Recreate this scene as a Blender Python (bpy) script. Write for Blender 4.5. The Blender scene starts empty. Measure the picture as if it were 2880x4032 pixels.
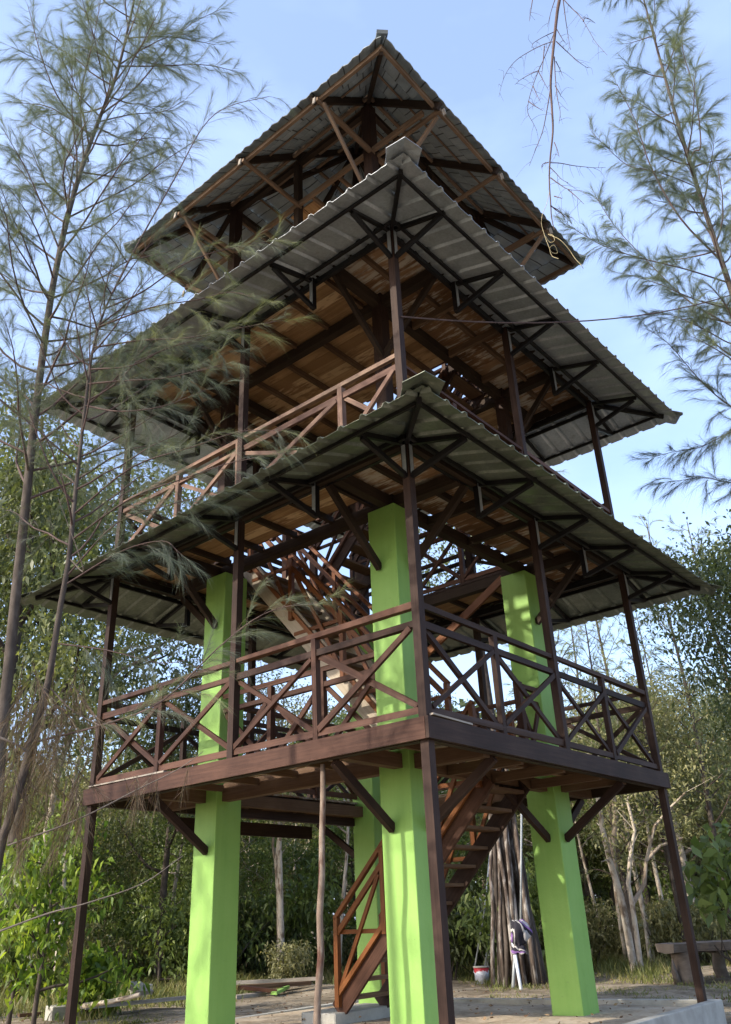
import bpy, math, random
import numpy as np
from mathutils import Vector, Matrix
PI = math.pi
rad = math.radians
random.seed(7)
SC = bpy.context.scene
COL = SC.collection

# ------------------------------------------------------------------ camera, sky, sun, exposure
CAM = np.array((-1.32066, -12.34661, 1.11352))
RR = np.array(((0.99619548, -0.07811501, -0.03863431),
               (-0.00018079, -0.44517602, 0.89544306),
               (0.08714661, 0.89202935, 0.44349646)))     # right, up, forward
FPX = 3250.68
cd = bpy.data.cameras.new('camera')
cam = bpy.data.objects.new('camera', cd); COL.objects.link(cam)
r_, u_, f_ = RR
cam.matrix_world = Matrix(((r_[0], u_[0], -f_[0], CAM[0]), (r_[1], u_[1], -f_[1], CAM[1]),
                           (r_[2], u_[2], -f_[2], CAM[2]), (0, 0, 0, 1)))
cd.sensor_fit = 'VERTICAL'; cd.sensor_height = 24.0
cd.lens = FPX / 4032 * 24.0
cd.clip_start = 0.05; cd.clip_end = 2000
SC.camera = cam

SUN_EL, SUN_AZ = rad(31), math.atan2(-0.905, -0.42)      # azimuth from +Y towards +X
w = bpy.data.worlds.new('World'); SC.world = w; w.use_nodes = True
nt = w.node_tree; nt.nodes.clear()
wo = nt.nodes.new('ShaderNodeOutputWorld'); bg = nt.nodes.new('ShaderNodeBackground')
sky = nt.nodes.new('ShaderNodeTexSky'); sky.sky_type = 'NISHITA'; sky.sun_disc = False
sky.sun_elevation = SUN_EL; sky.sun_rotation = SUN_AZ
sky.air_density = 1.0; sky.dust_density = 2.2; sky.ozone_density = 1.6
bg.inputs['Strength'].default_value = 0.15
# thin streaky high cloud, mixed over the sky by direction
tc = nt.nodes.new('ShaderNodeTexCoord'); mp = nt.nodes.new('ShaderNodeMapping')
mp.inputs['Scale'].default_value = (1.2, 1.2, 3.2)
nz = nt.nodes.new('ShaderNodeTexNoise'); nz.inputs['Scale'].default_value = 2.2
nz.inputs['Detail'].default_value = 5; nz.inputs['Roughness'].default_value = 0.55
mr = nt.nodes.new('ShaderNodeMapRange'); mr.inputs['From Min'].default_value = 0.42; mr.inputs['From Max'].default_value = 0.75
mr.inputs['To Min'].default_value = 0.22; mr.inputs['To Max'].default_value = 0.5
mx = nt.nodes.new('ShaderNodeMixRGB'); mx.inputs['Color2'].default_value = (2.75, 3.5, 5.5, 1)
nt.links.new(tc.outputs['Generated'], mp.inputs['Vector']); nt.links.new(mp.outputs[0], nz.inputs['Vector'])
nt.links.new(nz.outputs['Fac'], mr.inputs['Value']); nt.links.new(mr.outputs[0], mx.inputs['Fac'])
nt.links.new(sky.outputs[0], mx.inputs['Color1']); nt.links.new(mx.outputs[0], bg.inputs['Color'])
nt.links.new(bg.outputs[0], wo.inputs['Surface'])

sd = bpy.data.lights.new('sun', 'SUN'); sd.energy = 2.3; sd.angle = rad(1.0); sd.color = (1.0, 0.92, 0.78)
sun = bpy.data.objects.new('sun', sd); COL.objects.link(sun)
sv = Vector((math.sin(SUN_AZ) * math.cos(SUN_EL), math.cos(SUN_AZ) * math.cos(SUN_EL), math.sin(SUN_EL)))
sun.rotation_euler = sv.to_track_quat('Z', 'Y').to_euler(); sun.location = sv * 40
SC.view_settings.view_transform = 'Standard'; SC.view_settings.look = 'None'
SC.view_settings.exposure = 1.42; SC.view_settings.gamma = 1.0
SC.cycles.max_bounces = 8; SC.cycles.transparent_max_bounces = 6
SC.cycles.caustics_reflective = False; SC.cycles.caustics_refractive = False
SC.cycles.use_denoising = True

# ------------------------------------------------------------------ helpers
c45 = math.sqrt(0.5)
def ray(x, y):
    v = RR.T @ np.array([(x - 1440) / FPX, (2016 - y) / FPX, 1.0]); return v
def H(x, y, d):            # point at horizontal distance d from where the photo was taken
    v = ray(x, y); return CAM + v / math.hypot(v[0], v[1]) * d
def W(x, y, z):
    v = ray(x, y); return CAM + v * (z - CAM[2]) / v[2]
def rot(a, b, z): return np.array((a * c45 - b * c45, a * c45 + b * c45, z))

def smooth(P, k=4):          # Catmull-Rom through the points
    P = np.array(P, float); Q = np.vstack([2 * P[0] - P[1], P, 2 * P[-1] - P[-2]]); out = []
    for i in range(1, len(Q) - 2):
        a, b, c, d = Q[i - 1], Q[i], Q[i + 1], Q[i + 2]
        for t in np.arange(k) / k: out.append(.5 * (2 * b + (c - a) * t + (2 * a - 5 * b + 4 * c - d) * t * t + (3 * b - a - 3 * c + d) * t ** 3))
    out.append(P[-1]); return np.array(out)

def nodes_mat(name):
    m = bpy.data.materials.new(name); m.use_nodes = True
    n = m.node_tree; b = n.nodes['Principled BSDF']
    return m, n, b
def L(n, a, b): n.links.new(a, b)
def ramp(n, stops):
    r = n.nodes.new('ShaderNodeValToRGB')
    el = r.color_ramp.elements
    while len(el) < len(stops): el.new(0.5)
    for e, (p, c) in zip(el, stops): e.position = p; e.color = (*c, 1)
    return r
def noise(n, scale, detail=4, vec=None, rough=0.55):
    t = n.nodes.new('ShaderNodeTexNoise'); t.inputs['Scale'].default_value = scale
    t.inputs['Detail'].default_value = detail; t.inputs['Roughness'].default_value = rough
    if vec is not None: L(n, vec, t.inputs['Vector'])
    return t
def mapping(n, src, scale):
    mp = n.nodes.new('ShaderNodeMapping'); mp.inputs['Scale'].default_value = scale
    L(n, src, mp.inputs['Vector']); return mp.outputs[0]
def math_(n, op, a, b):
    t = n.nodes.new('ShaderNodeMath'); t.operation = op
    for i, v in enumerate((a, b)):
        if isinstance(v, (int, float)): t.inputs[i].default_value = v
        else: L(n, v, t.inputs[i])
    return t.outputs[0]
def bump(n, b, h, strength=0.3, dist=0.01):
    t = n.nodes.new('ShaderNodeBump'); t.inputs['Strength'].default_value = strength
    t.inputs['Distance'].default_value = dist; L(n, h, t.inputs['Height']); L(n, t.outputs[0], b.inputs['Normal'])

def wood(name, c_dark, c_mid, c_light, rough=0.6, island=0.35, stain=None, grain=1.0, along=1.6):
    m, n, b = nodes_mat(name)
    uv = n.nodes.new('ShaderNodeUVMap'); uv.uv_map = 'UVMap'
    geo = n.nodes.new('ShaderNodeNewGeometry')
    cx = n.nodes.new('ShaderNodeCombineXYZ'); L(n, math_(n, 'MULTIPLY', geo.outputs['Random Per Island'], 37.0), cx.inputs[0])
    L(n, math_(n, 'MULTIPLY', geo.outputs['Random Per Island'], 91.0), cx.inputs[2])
    va = n.nodes.new('ShaderNodeVectorMath'); va.operation = 'ADD'
    L(n, mapping(n, uv.outputs[0], (along, 34.0 * grain, 1)), va.inputs[0]); L(n, cx.outputs[0], va.inputs[1])
    g = noise(n, 1.0, 6, va.outputs[0], 0.65)
    tco = n.nodes.new('ShaderNodeTexCoord')
    blot = noise(n, 1.7, 4, tco.outputs['Object'])
    s = math_(n, 'ADD', math_(n, 'MULTIPLY', g.outputs['Fac'], 0.55), math_(n, 'MULTIPLY', blot.outputs['Fac'], 0.45))
    s = math_(n, 'ADD', s, math_(n, 'MULTIPLY', math_(n, 'SUBTRACT', geo.outputs['Random Per Island'], 0.5), island))
    r = ramp(n, [(0.25, c_dark), (0.5, c_mid), (0.78, c_light)]); L(n, s, r.inputs[0])
    out = r.outputs[0]
    if stain:
        v2 = n.nodes.new('ShaderNodeVectorMath'); v2.operation = 'ADD'
        L(n, mapping(n, uv.outputs[0], (1.0, 5.0, 1)), v2.inputs[0]); L(n, cx.outputs[0], v2.inputs[1])
        sn = noise(n, 2.6, 5, v2.outputs[0], 0.6)
        sr = ramp(n, [(0.50, (0, 0, 0)), (0.62, (1, 1, 1))])
        L(n, math_(n, 'ADD', sn.outputs['Fac'], math_(n, 'MULTIPLY', math_(n, 'SUBTRACT', blot.outputs['Fac'], 0.5), 0.5)), sr.inputs[0])
        mxx = n.nodes.new('ShaderNodeMixRGB'); L(n, sr.outputs[0], mxx.inputs['Fac']); L(n, out, mxx.inputs['Color1'])
        mxx.inputs['Color2'].default_value = (*stain, 1); out = mxx.outputs[0]
    L(n, out, b.inputs['Base Color'])
    b.inputs['Roughness'].default_value = rough; b.inputs['Specular IOR Level'].default_value = 0.18
    bump(n, b, g.outputs['Fac'], 0.35, 0.006)
    return m

def plain(name, c1, c2, scale=6, rough=0.6, metallic=0.0, bstr=0.2, spec=0.4, bscale=None, detail=5):
    m, n, b = nodes_mat(name)
    tco = n.nodes.new('ShaderNodeTexCoord')
    g = noise(n, scale, detail, tco.outputs['Object'], 0.6)
    r = ramp(n, [(0.3, c1), (0.7, c2)]); L(n, g.outputs['Fac'], r.inputs[0]); L(n, r.outputs[0], b.inputs['Base Color'])
    b.inputs['Roughness'].default_value = rough; b.inputs['Metallic'].default_value = metallic
    b.inputs['Specular IOR Level'].default_value = spec
    if bstr:
        g2 = noise(n, bscale or scale * 8, 4, tco.outputs['Object']); bump(n, b, g2.outputs['Fac'], bstr, 0.01)
    return m

def foliage(name, stops, trans=0.35, rough=0.55):
    m, n, b = nodes_mat(name)
    at = n.nodes.new('ShaderNodeAttribute'); at.attribute_name = 'tint'
    oi = n.nodes.new('ShaderNodeObjectInfo')
    t = math_(n, 'ADD', at.outputs['Fac'], math_(n, 'MULTIPLY', math_(n, 'SUBTRACT', oi.outputs['Random'], 0.5), 0.25))
    r = ramp(n, stops); L(n, t, r.inputs[0]); L(n, r.outputs[0], b.inputs['Base Color'])
    b.inputs['Roughness'].default_value = rough; b.inputs['Specular IOR Level'].default_value = 0.35
    tr = n.nodes.new('ShaderNodeBsdfTranslucent')
    gm = n.nodes.new('ShaderNodeMixRGB'); gm.blend_type = 'MULTIPLY'; gm.inputs['Fac'].default_value = 1
    gm.inputs['Color2'].default_value = (1.5, 1.5, 0.7, 1); L(n, r.outputs[0], gm.inputs['Color1']); L(n, gm.outputs[0], tr.inputs['Color'])
    ms = n.nodes.new('ShaderNodeMixShader'); ms.inputs[0].default_value = trans
    L(n, b.outputs[0], ms.inputs[1]); L(n, tr.outputs[0], ms.inputs[2])
    L(n, ms.outputs[0], n.nodes['Material Output'].inputs['Surface'])
    return m

class MB:
    """collects simple pieces and links them as one mesh object"""
    def __init__(s): s.v = []; s.f = []; s.uv = []
    def quadbox(s, c, uvl, uvw):
        i = len(s.v); s.v += [tuple(p) for p in c]
        for f in ((0, 3, 2, 1), (4, 5, 6, 7), (0, 1, 5, 4), (1, 2, 6, 5), (2, 3, 7, 6), (3, 0, 4, 7)):
            s.f.append([i + k for k in f])
            for k in f: s.uv.append((uvl[k], uvw[k]))
    def bar(s, p0, p1, wd, ht, up=(0, 0, 1), jit=0.0):
        p0 = np.array(p0, float); p1 = np.array(p1, float); d = p1 - p0; ln = np.linalg.norm(d); d = d / ln
        up = np.array(up, float)
        if abs(d @ up) > 0.98: up = np.array((1.0, 0, 0))
        sx = np.cross(d, up); sx /= np.linalg.norm(sx); sy = np.cross(sx, d)
        o = random.random() * 5
        C = []; ul = []; uw = []
        for p, t in ((p0, 0), (p1, ln)):
            for (e, g, q) in ((-1, -1, 0), (1, -1, wd), (1, 1, wd + ht), (-1, 1, wd * 2 + ht)):
                C.append(p + sx * e * wd / 2 + sy * g * ht / 2 + (np.random.randn(3) * jit if jit else 0)); ul.append(t + o); uw.append(q + o)
        s.quadbox(C, ul, uw); return s
    def box(s, lo, hi):
        lo = np.array(lo, float); hi = np.array(hi, float); c = (lo + hi) / 2; d = hi - lo
        ax = int(np.argmax(d)); p0 = c.copy(); p1 = c.copy(); p0[ax] = lo[ax]; p1[ax] = hi[ax]
        if ax == 0: return s.bar(p0, p1, d[1], d[2])
        if ax == 1: return s.bar(p0, p1, d[0], d[2])
        return s.bar(p0, p1, d[1], d[0], up=(1, 0, 0))
    def face(s, pts):
        i = len(s.v); s.v += [tuple(p) for p in pts]; s.f.append(list(range(i, i + len(pts))))
        for p in pts: s.uv.append((p[0], p[1]))
    def tube(s, pts, rads, n=6, cap=True):
        pts = np.array(pts, float); m = len(pts); i0 = len(s.v); ln = 0; o = random.random() * 9
        if np.isscalar(rads): rads = [rads] * m
        prev = None; ls = []
        for k in range(m):
            d = pts[min(k + 1, m - 1)] - pts[max(k - 1, 0)]; d = d / (np.linalg.norm(d) + 1e-9)
            if prev is None:
                a = np.array((0, 0, 1.0)) if abs(d[2]) < 0.9 else np.array((1.0, 0, 0))
                sx = np.cross(d, a)
            else: sx = prev - d * (prev @ d)
            sx /= (np.linalg.norm(sx) + 1e-9); prev = sx; sy = np.cross(d, sx)
            if k: ln += np.linalg.norm(pts[k] - pts[k - 1])
            ls.append(ln + o)
            for j in range(n):
                t = 2 * PI * j / n
                s.v.append(tuple(pts[k] + (sx * math.cos(t) + sy * math.sin(t)) * rads[k]))
        for k in range(m - 1):
            for j in range(n):
                a = i0 + k * n + j; b = i0 + k * n + (j + 1) % n
                s.f.append([a, b, b + n, a + n])
                s.uv += [(ls[k], j / n * .2), (ls[k], (j + 1) / n * .2), (ls[k + 1], (j + 1) / n * .2), (ls[k + 1], j / n * .2)]
        if cap:
            for k, rev in ((0, True), (m - 1, False)):
                idx = [i0 + k * n + j for j in range(n)]
                s.f.append(idx[::-1] if rev else idx); s.uv += [(ls[k], 0.1)] * n
        return s
    def build(s, name, m, parent=None, smooth=False):
        me = bpy.data.meshes.new(name); me.from_pydata(s.v, [], s.f)
        ul = me.uv_layers.new(name='UVMap'); ul.data.foreach_set('uv', np.array(s.uv, dtype=np.float32).ravel())
        if smooth: me.polygons.foreach_set('use_smooth', [True] * len(me.polygons))
        me.materials.append(m)
        o = bpy.data.objects.new(name, me); COL.objects.link(o)
        if parent: o.parent = parent
        return o

def np_mesh(name, V, F, m, parent=None, tint=None, smooth=False):
    """V (n,3), F list of arrays with faces of equal side count"""
    me = bpy.data.meshes.new(name)
    V = np.asarray(V, np.float32)
    me.vertices.add(len(V)); me.vertices.foreach_set('co', V.ravel())
    li = np.concatenate([f.ravel() for f in F]).astype(np.int32)
    tot = np.concatenate([np.full(len(f), f.shape[1]) for f in F]).astype(np.int32)
    st = np.concatenate([[0], np.cumsum(tot)[:-1]]).astype(np.int32)
    me.loops.add(len(li)); me.loops.foreach_set('vertex_index', li)
    me.polygons.add(len(tot)); me.polygons.foreach_set('loop_start', st)
    me.update(calc_edges=True)
    if tint is not None:
        a = me.attributes.new('tint', 'FLOAT', 'POINT'); a.data.foreach_set('value', np.asarray(tint, np.float32))
    if smooth: me.polygons.foreach_set('use_smooth', [True] * len(tot))
    me.materials.append(m)
    o = bpy.data.objects.new(name, me); COL.objects.link(o)
    if parent: o.parent = parent
    return o

def empty(name, loc=(0, 0, 0), rz=0.0):
    o = bpy.data.objects.new(name, None); COL.objects.link(o); o.empty_display_size = 0.3
    o.location = tuple(loc); o.rotation_euler = (0, 0, rz); return o
def tag(o, label=None, cat=None, group=None, kind=None):
    if label: o['label'] = label
    if cat: o['category'] = cat
    if group: o['group'] = group
    if kind: o['kind'] = kind
    return o
def dup(o, parent=None):
    c = o.copy(); COL.objects.link(c)
    if parent: c.parent = parent
    return c
def copy_tree(o, parent=None):
    c = dup(o, parent)
    for ch in list(o.children): copy_tree(ch, c)
    return c

# ------------------------------------------------------------------ materials
M = {}
def paint_mat():
    m, n, b = nodes_mat('lime_green_paint'); tco = n.nodes.new('ShaderNodeTexCoord')
    a = noise(n, 2.2, 5, tco.outputs['Object'], .6); st = noise(n, 1.0, 4, mapping(n, tco.outputs['Object'], (9, 9, .55)), .6); fi = noise(n, 46, 3, tco.outputs['Object'])
    t = math_(n, 'ADD', math_(n, 'MULTIPLY', a.outputs['Fac'], .5), math_(n, 'MULTIPLY', st.outputs['Fac'], .5))
    r = ramp(n, [(.34, (.205, .375, .082)), (.47, (.235, .418, .095)), (.66, (.26, .448, .110))]); L(n, t, r.inputs[0])
    sp = n.nodes.new('ShaderNodeTexNoise'); sp.inputs['Scale'].default_value = 19; sp.inputs['Detail'].default_value = 2; L(n, tco.outputs['Object'], sp.inputs['Vector'])
    sr = ramp(n, [(.70, (0, 0, 0)), (.76, (.55, .55, .55))]); L(n, sp.outputs['Fac'], sr.inputs[0])
    mx_ = n.nodes.new('ShaderNodeMixRGB'); L(n, sr.outputs[0], mx_.inputs['Fac']); L(n, r.outputs[0], mx_.inputs['Color1']); mx_.inputs['Color2'].default_value = (.17, .25, .085, 1)
    L(n, mx_.outputs[0], b.inputs['Base Color']); b.inputs['Roughness'].default_value = .55; b.inputs['Specular IOR Level'].default_value = .3
    h = math_(n, 'ADD', math_(n, 'MULTIPLY', a.outputs['Fac'], 2.5), math_(n, 'MULTIPLY', fi.outputs['Fac'], .35)); bump(n, b, h, .35, .012); return m
M['green'] = paint_mat()
M['brown'] = wood('dark_brown_painted_wood', (0.011, 0.006, 0.0042), (0.029, 0.0148, 0.0108), (0.066, 0.038, 0.027), 0.65, 0.5)
M['redbrown'] = wood('red_brown_stained_and_sunlit_wood', (0.018, 0.0085, 0.0055), (0.050, 0.0215, 0.0135), (0.115, 0.055, 0.036), 0.6, 0.55)
M['orange'] = wood('varnished_orange_wood', (0.05, 0.017, 0.007), (0.13, 0.044, 0.014), (0.24, 0.095, 0.033), 0.4, 0.35)
M['pinkwood'] = wood('sun_bleached_rail_wood', (0.085, 0.043, 0.033), (0.16, 0.094, 0.07), (0.31, 0.215, 0.15), 0.7, 0.35)
M['board'] = wood('tan_floor_boards', (0.26, 0.15, 0.07), (0.46, 0.29, 0.15), (0.60, 0.42, 0.25), 0.75, 0.55, (0.27, 0.155, 0.078))
M['oldboard'] = wood('mouldy_floor_boards', (0.11, 0.055, 0.027), (0.24, 0.13, 0.065), (0.38, 0.235, 0.135), 0.8, 0.35, (0.52, 0.45, 0.37))
M['joist'] = wood('dark_joist_wood', (0.012, 0.008, 0.006), (0.030, 0.019, 0.013), (0.065, 0.042, 0.028), 0.7, 0.4)
M['rawbeam'] = wood('raw_brown_beam', (0.055, 0.030, 0.017), (0.11, 0.064, 0.038), (0.19, 0.125, 0.08), 0.75, 0.35)
M['rafter'] = wood('weathered_rafter_wood', (0.07, 0.044, 0.028), (0.17, 0.112, 0.074), (0.30, 0.215, 0.15), 0.75, 0.5)
M['greywood'] = wood('grey_weathered_plank', (0.14, 0.115, 0.09), (0.28, 0.24, 0.195), (0.42, 0.375, 0.32), 0.8, 0.4)
M['paleboard'] = wood('pale_raw_stringer_wood', (0.24, 0.19, 0.14), (0.40, 0.34, 0.265), (0.52, 0.46, 0.375), 0.7, 0.2)
M['steel'] = plain('black_steel', (0.005, 0.0045, 0.005), (0.014, 0.011, 0.012), 5, 0.45, 0.0, 0.1, 0.3)
def sheet_mat(name, c1, c2, rough):
    m, n, b = nodes_mat(name); tco = n.nodes.new('ShaderNodeTexCoord')
    g = noise(n, 2.2, 5, tco.outputs['Object'], .6); f = noise(n, 26, 4, tco.outputs['Object'], .7); k = noise(n, 5.5, 6, tco.outputs['Object'], .75)
    t = math_(n, 'ADD', math_(n, 'MULTIPLY', g.outputs['Fac'], .6), math_(n, 'MULTIPLY', f.outputs['Fac'], .4))
    r = ramp(n, [(.36, tuple(x * .72 for x in c1)), (.5, c1), (.64, c2)]); L(n, t, r.inputs[0])
    rr = ramp(n, [(.60, (0, 0, 0)), (.74, (.5, .5, .5))]); L(n, k.outputs['Fac'], rr.inputs[0])
    mx_ = n.nodes.new('ShaderNodeMixRGB'); L(n, rr.outputs[0], mx_.inputs['Fac']); L(n, r.outputs[0], mx_.inputs['Color1']); mx_.inputs['Color2'].default_value = (.17, .145, .115, 1)
    L(n, mx_.outputs[0], b.inputs['Base Color']); b.inputs['Metallic'].default_value = .55; b.inputs['Roughness'].default_value = rough
    bump(n, b, g.outputs['Fac'], .25, .03); return m
M['sheet'] = sheet_mat('galvanised_roof_sheet', (0.47, 0.51, 0.55), (0.60, 0.64, 0.68), 0.42)
M['sheet_reflect'] = sheet_mat('green_grey_reflection_roof_sheet', (0.20, 0.225, 0.185), (0.31, 0.335, 0.285), 0.40)  # darker copy of the roof sheet, its dim green reflection painted in
M['tilecap'] = plain('slate_grey_ridge_tile', (0.11, 0.125, 0.13), (0.19, 0.21, 0.215), 3.0, 0.55, 0.0, 0.25, 0.4, 30)
def tile_mat():
    m, n, b = nodes_mat('slate_grey_roof_tile'); uv = n.nodes.new('ShaderNodeUVMap'); uv.uv_map = 'UVMap'
    br = n.nodes.new('ShaderNodeTexBrick'); br.inputs['Scale'].default_value = 1; br.inputs['Brick Width'].default_value = .33; br.inputs['Row Height'].default_value = 1.0
    br.inputs['Mortar Size'].default_value = .012; br.inputs['Color1'].default_value = (.28, .335, .365, 1); br.inputs['Color2'].default_value = (.38, .44, .47, 1); br.inputs['Mortar'].default_value = (.05, .055, .058, 1)
    tco = n.nodes.new('ShaderNodeTexCoord'); g = noise(n, 3.5, 5, tco.outputs['Object'])
    dv = n.nodes.new('ShaderNodeVectorMath'); dv.operation = 'ADD'; L(n, uv.outputs[0], dv.inputs[0])
    sc_ = n.nodes.new('ShaderNodeVectorMath'); sc_.operation = 'SCALE'; sc_.inputs['Scale'].default_value = .05; L(n, g.outputs['Color'], sc_.inputs[0]); L(n, sc_.outputs[0], dv.inputs[1])
    L(n, dv.outputs[0], br.inputs['Vector'])
    mm = n.nodes.new('ShaderNodeMixRGB'); mm.blend_type = 'MULTIPLY'; mm.inputs['Fac'].default_value = .7; L(n, br.outputs['Color'], mm.inputs['Color1'])
    r = ramp(n, [(.3, (.6, .6, .6)), (.7, (1.1, 1.1, 1.1))]); L(n, g.outputs['Fac'], r.inputs[0]); L(n, r.outputs[0], mm.inputs['Color2']); L(n, mm.outputs[0], b.inputs['Base Color'])
    b.inputs['Roughness'].default_value = .6; bump(n, b, g.outputs['Fac'], .3, .01); return m
M['tile'] = tile_mat()
M['concrete'] = plain('pale_concrete', (0.30, 0.285, 0.25), (0.47, 0.45, 0.40), 3.2, 0.85, 0, 0.5, 0.2, 40)
M['bark'] = wood('grey_brown_bark', (0.030, 0.024, 0.020), (0.070, 0.056, 0.047), (0.15, 0.125, 0.108), 0.9, 0.3, None, 0.7, 7)
M['palebark'] = wood('pale_papery_bark', (0.26, 0.205, 0.155), (0.48, 0.41, 0.33), (0.66, 0.60, 0.51), 0.85, 0.4, (0.20, 0.15, 0.11), 0.5, 6)
M['pole'] = wood('lichen_pole_bark', (0.028, 0.020, 0.017), (0.085, 0.062, 0.05), (0.20, 0.165, 0.14), 0.9, 0.8, (0.36, 0.33, 0.30), 0.4, 5)
M['redpole'] = wood('reddish_peeled_pole', (0.085, 0.055, 0.040), (0.21, 0.155, 0.118), (0.40, 0.335, 0.275), 0.85, 0.2, (0.11, 0.055, 0.04), 0.4, 7)
M['twig'] = plain('dark_twig', (0.055, 0.034, 0.030), (0.115, 0.072, 0.062), 8, 0.8, 0, 0)
M['pvc'] = plain('grey_pvc_pipe', (0.25, 0.275, 0.29), (0.36, 0.38, 0.39), 4, 0.4, 0, 0)
M['deadlimb'] = plain('grey_brown_dead_limb', (0.085, 0.068, 0.056), (0.17, 0.14, 0.12), 8, 0.9, 0, 0)
M['logwood'] = wood('weathered_log', (0.05, 0.038, 0.03), (0.14, 0.112, 0.09), (0.27, 0.235, 0.195), 0.9, 0.3, None, 0.6, 4)
M['whitepvc'] = plain('white_pvc_pipe', (0.66, 0.72, 0.80), (0.78, 0.82, 0.87), 4, 0.35, 0, 0)
M['twine'] = plain('straw_twine', (0.30, 0.24, 0.13), (0.45, 0.38, 0.22), 9, 0.8, 0, 0)

def sand_mat(name, c1, c2, c3, sc):
    m, n, b = nodes_mat(name)
    tco = n.nodes.new('ShaderNodeTexCoord')
    g = noise(n, sc, 6, tco.outputs['Object'], 0.65); g2 = noise(n, sc * 9, 4, tco.outputs['Object'], 0.7)
    s = math_(n, 'ADD', math_(n, 'MULTIPLY', g.outputs['Fac'], 0.65), math_(n, 'MULTIPLY', g2.outputs['Fac'], 0.35))
    r = ramp(n, [(0.36, c1), (0.5, c2), (0.63, c3)]); L(n, s, r.inputs[0]); L(n, r.outputs[0], b.inputs['Base Color'])
    b.inputs['Roughness'].default_value = 0.95; b.inputs['Specular IOR Level'].default_value = 0.1
    bump(n, b, g2.outputs['Fac'], 0.7, 0.03); return m
M['sand'] = sand_mat('pale_trodden_sand', (0.23, 0.172, 0.115), (0.41, 0.33, 0.24), (0.54, 0.455, 0.345), 1.4)
M['soil'] = sand_mat('grey_sandy_soil', (0.078, 0.060, 0.038), (0.21, 0.168, 0.115), (0.38, 0.315, 0.23), 1.3)
M['needle'] = foliage('casuarina_needles', [(0.0, (0.13, 0.085, 0.055)), (0.12, (0.115, 0.10, 0.06)), (0.2, (0.075, 0.098, 0.080)), (0.6, (0.145, 0.172, 0.135)), (0.85, (0.22, 0.24, 0.105)), (1.0, (0.33, 0.34, 0.13))], 0.3)  # upper stops paint sunlit yellow-green into the spray colour
M['leafdark'] = foliage('dark_green_leaves', [(0.0, (0.042, 0.056, 0.024)), (0.5, (0.105, 0.128, 0.058)), (1.0, (0.22, 0.235, 0.11))], 0.4, 0.45)
M['leafolive'] = foliage('olive_leaves', [(0.0, (0.105, 0.110, 0.05)), (0.5, (0.225, 0.22, 0.105)), (1.0, (0.38, 0.35, 0.18))], 0.32)
M['leafmid'] = foliage('mid_green_leaves', [(0.0, (0.050, 0.074, 0.023)), (0.5, (0.125, 0.17, 0.048)), (1.0, (0.26, 0.31, 0.095))], 0.35, 0.42)
M['leafbright'] = foliage('fresh_yellow_green_leaves', [(0.0, (0.04, 0.075, 0.012)), (0.5, (0.10, 0.175, 0.026)), (1.0, (0.34, 0.42, 0.06))], 0.45, 0.38)
M['grass'] = foliage('dry_green_grass', [(0.0, (0.085, 0.105, 0.028)), (0.5, (0.15, 0.165, 0.05)), (1.0, (0.29, 0.25, 0.11))], 0.3)
M['litter'] = foliage('fallen_leaves', [(0.0, (0.09, 0.045, 0.022)), (0.5, (0.17, 0.10, 0.055)), (1.0, (0.30, 0.21, 0.12))], 0.1)

# ================================================================== ground
GZ = -0.37
def gheight(x, y):
    return GZ + 0.05 * math.sin(x * 0.7 + 1.3) * math.cos(y * 0.55) + 0.03 * math.sin(x * 1.9 + y * 1.3)
def ground():
    xs = np.concatenate([np.linspace(-260, -30, 12)[:-1], np.linspace(-30, 36, 111), np.linspace(36, 280, 12)[1:]])
    ys = np.concatenate([np.linspace(-120, -16, 8)[:-1], np.linspace(-16, 50, 111), np.linspace(50, 330, 12)[1:]])
    X, Y = np.meshgrid(xs, ys)
    near = np.clip(1 - np.maximum(np.abs(X) - 34, 0) / 6, 0, 1) * np.clip(1 - np.maximum(np.abs(Y - 18) - 32, 0) / 6, 0, 1)
    Z = GZ + near * (0.05 * np.sin(X * 0.7 + 1.3) * np.cos(Y * 0.55) + 0.03 * np.sin(X * 1.9 + Y * 1.3) + 0.012 * np.sin(X * 4.3) * np.sin(Y * 3.7))
    nx, ny = len(xs), len(ys)
    idx = np.arange(nx * ny).reshape(ny, nx)
    F = np.stack([idx[:-1, :-1], idx[:-1, 1:], idx[1:, 1:], idx[1:, :-1]], -1).reshape(-1, 4)
    o = np_mesh('ground', np.stack([X, Y, Z], -1).reshape(-1, 3), [F], M['soil'], None, None, True)
    tag(o, kind='structure'); return o
ground()

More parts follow.
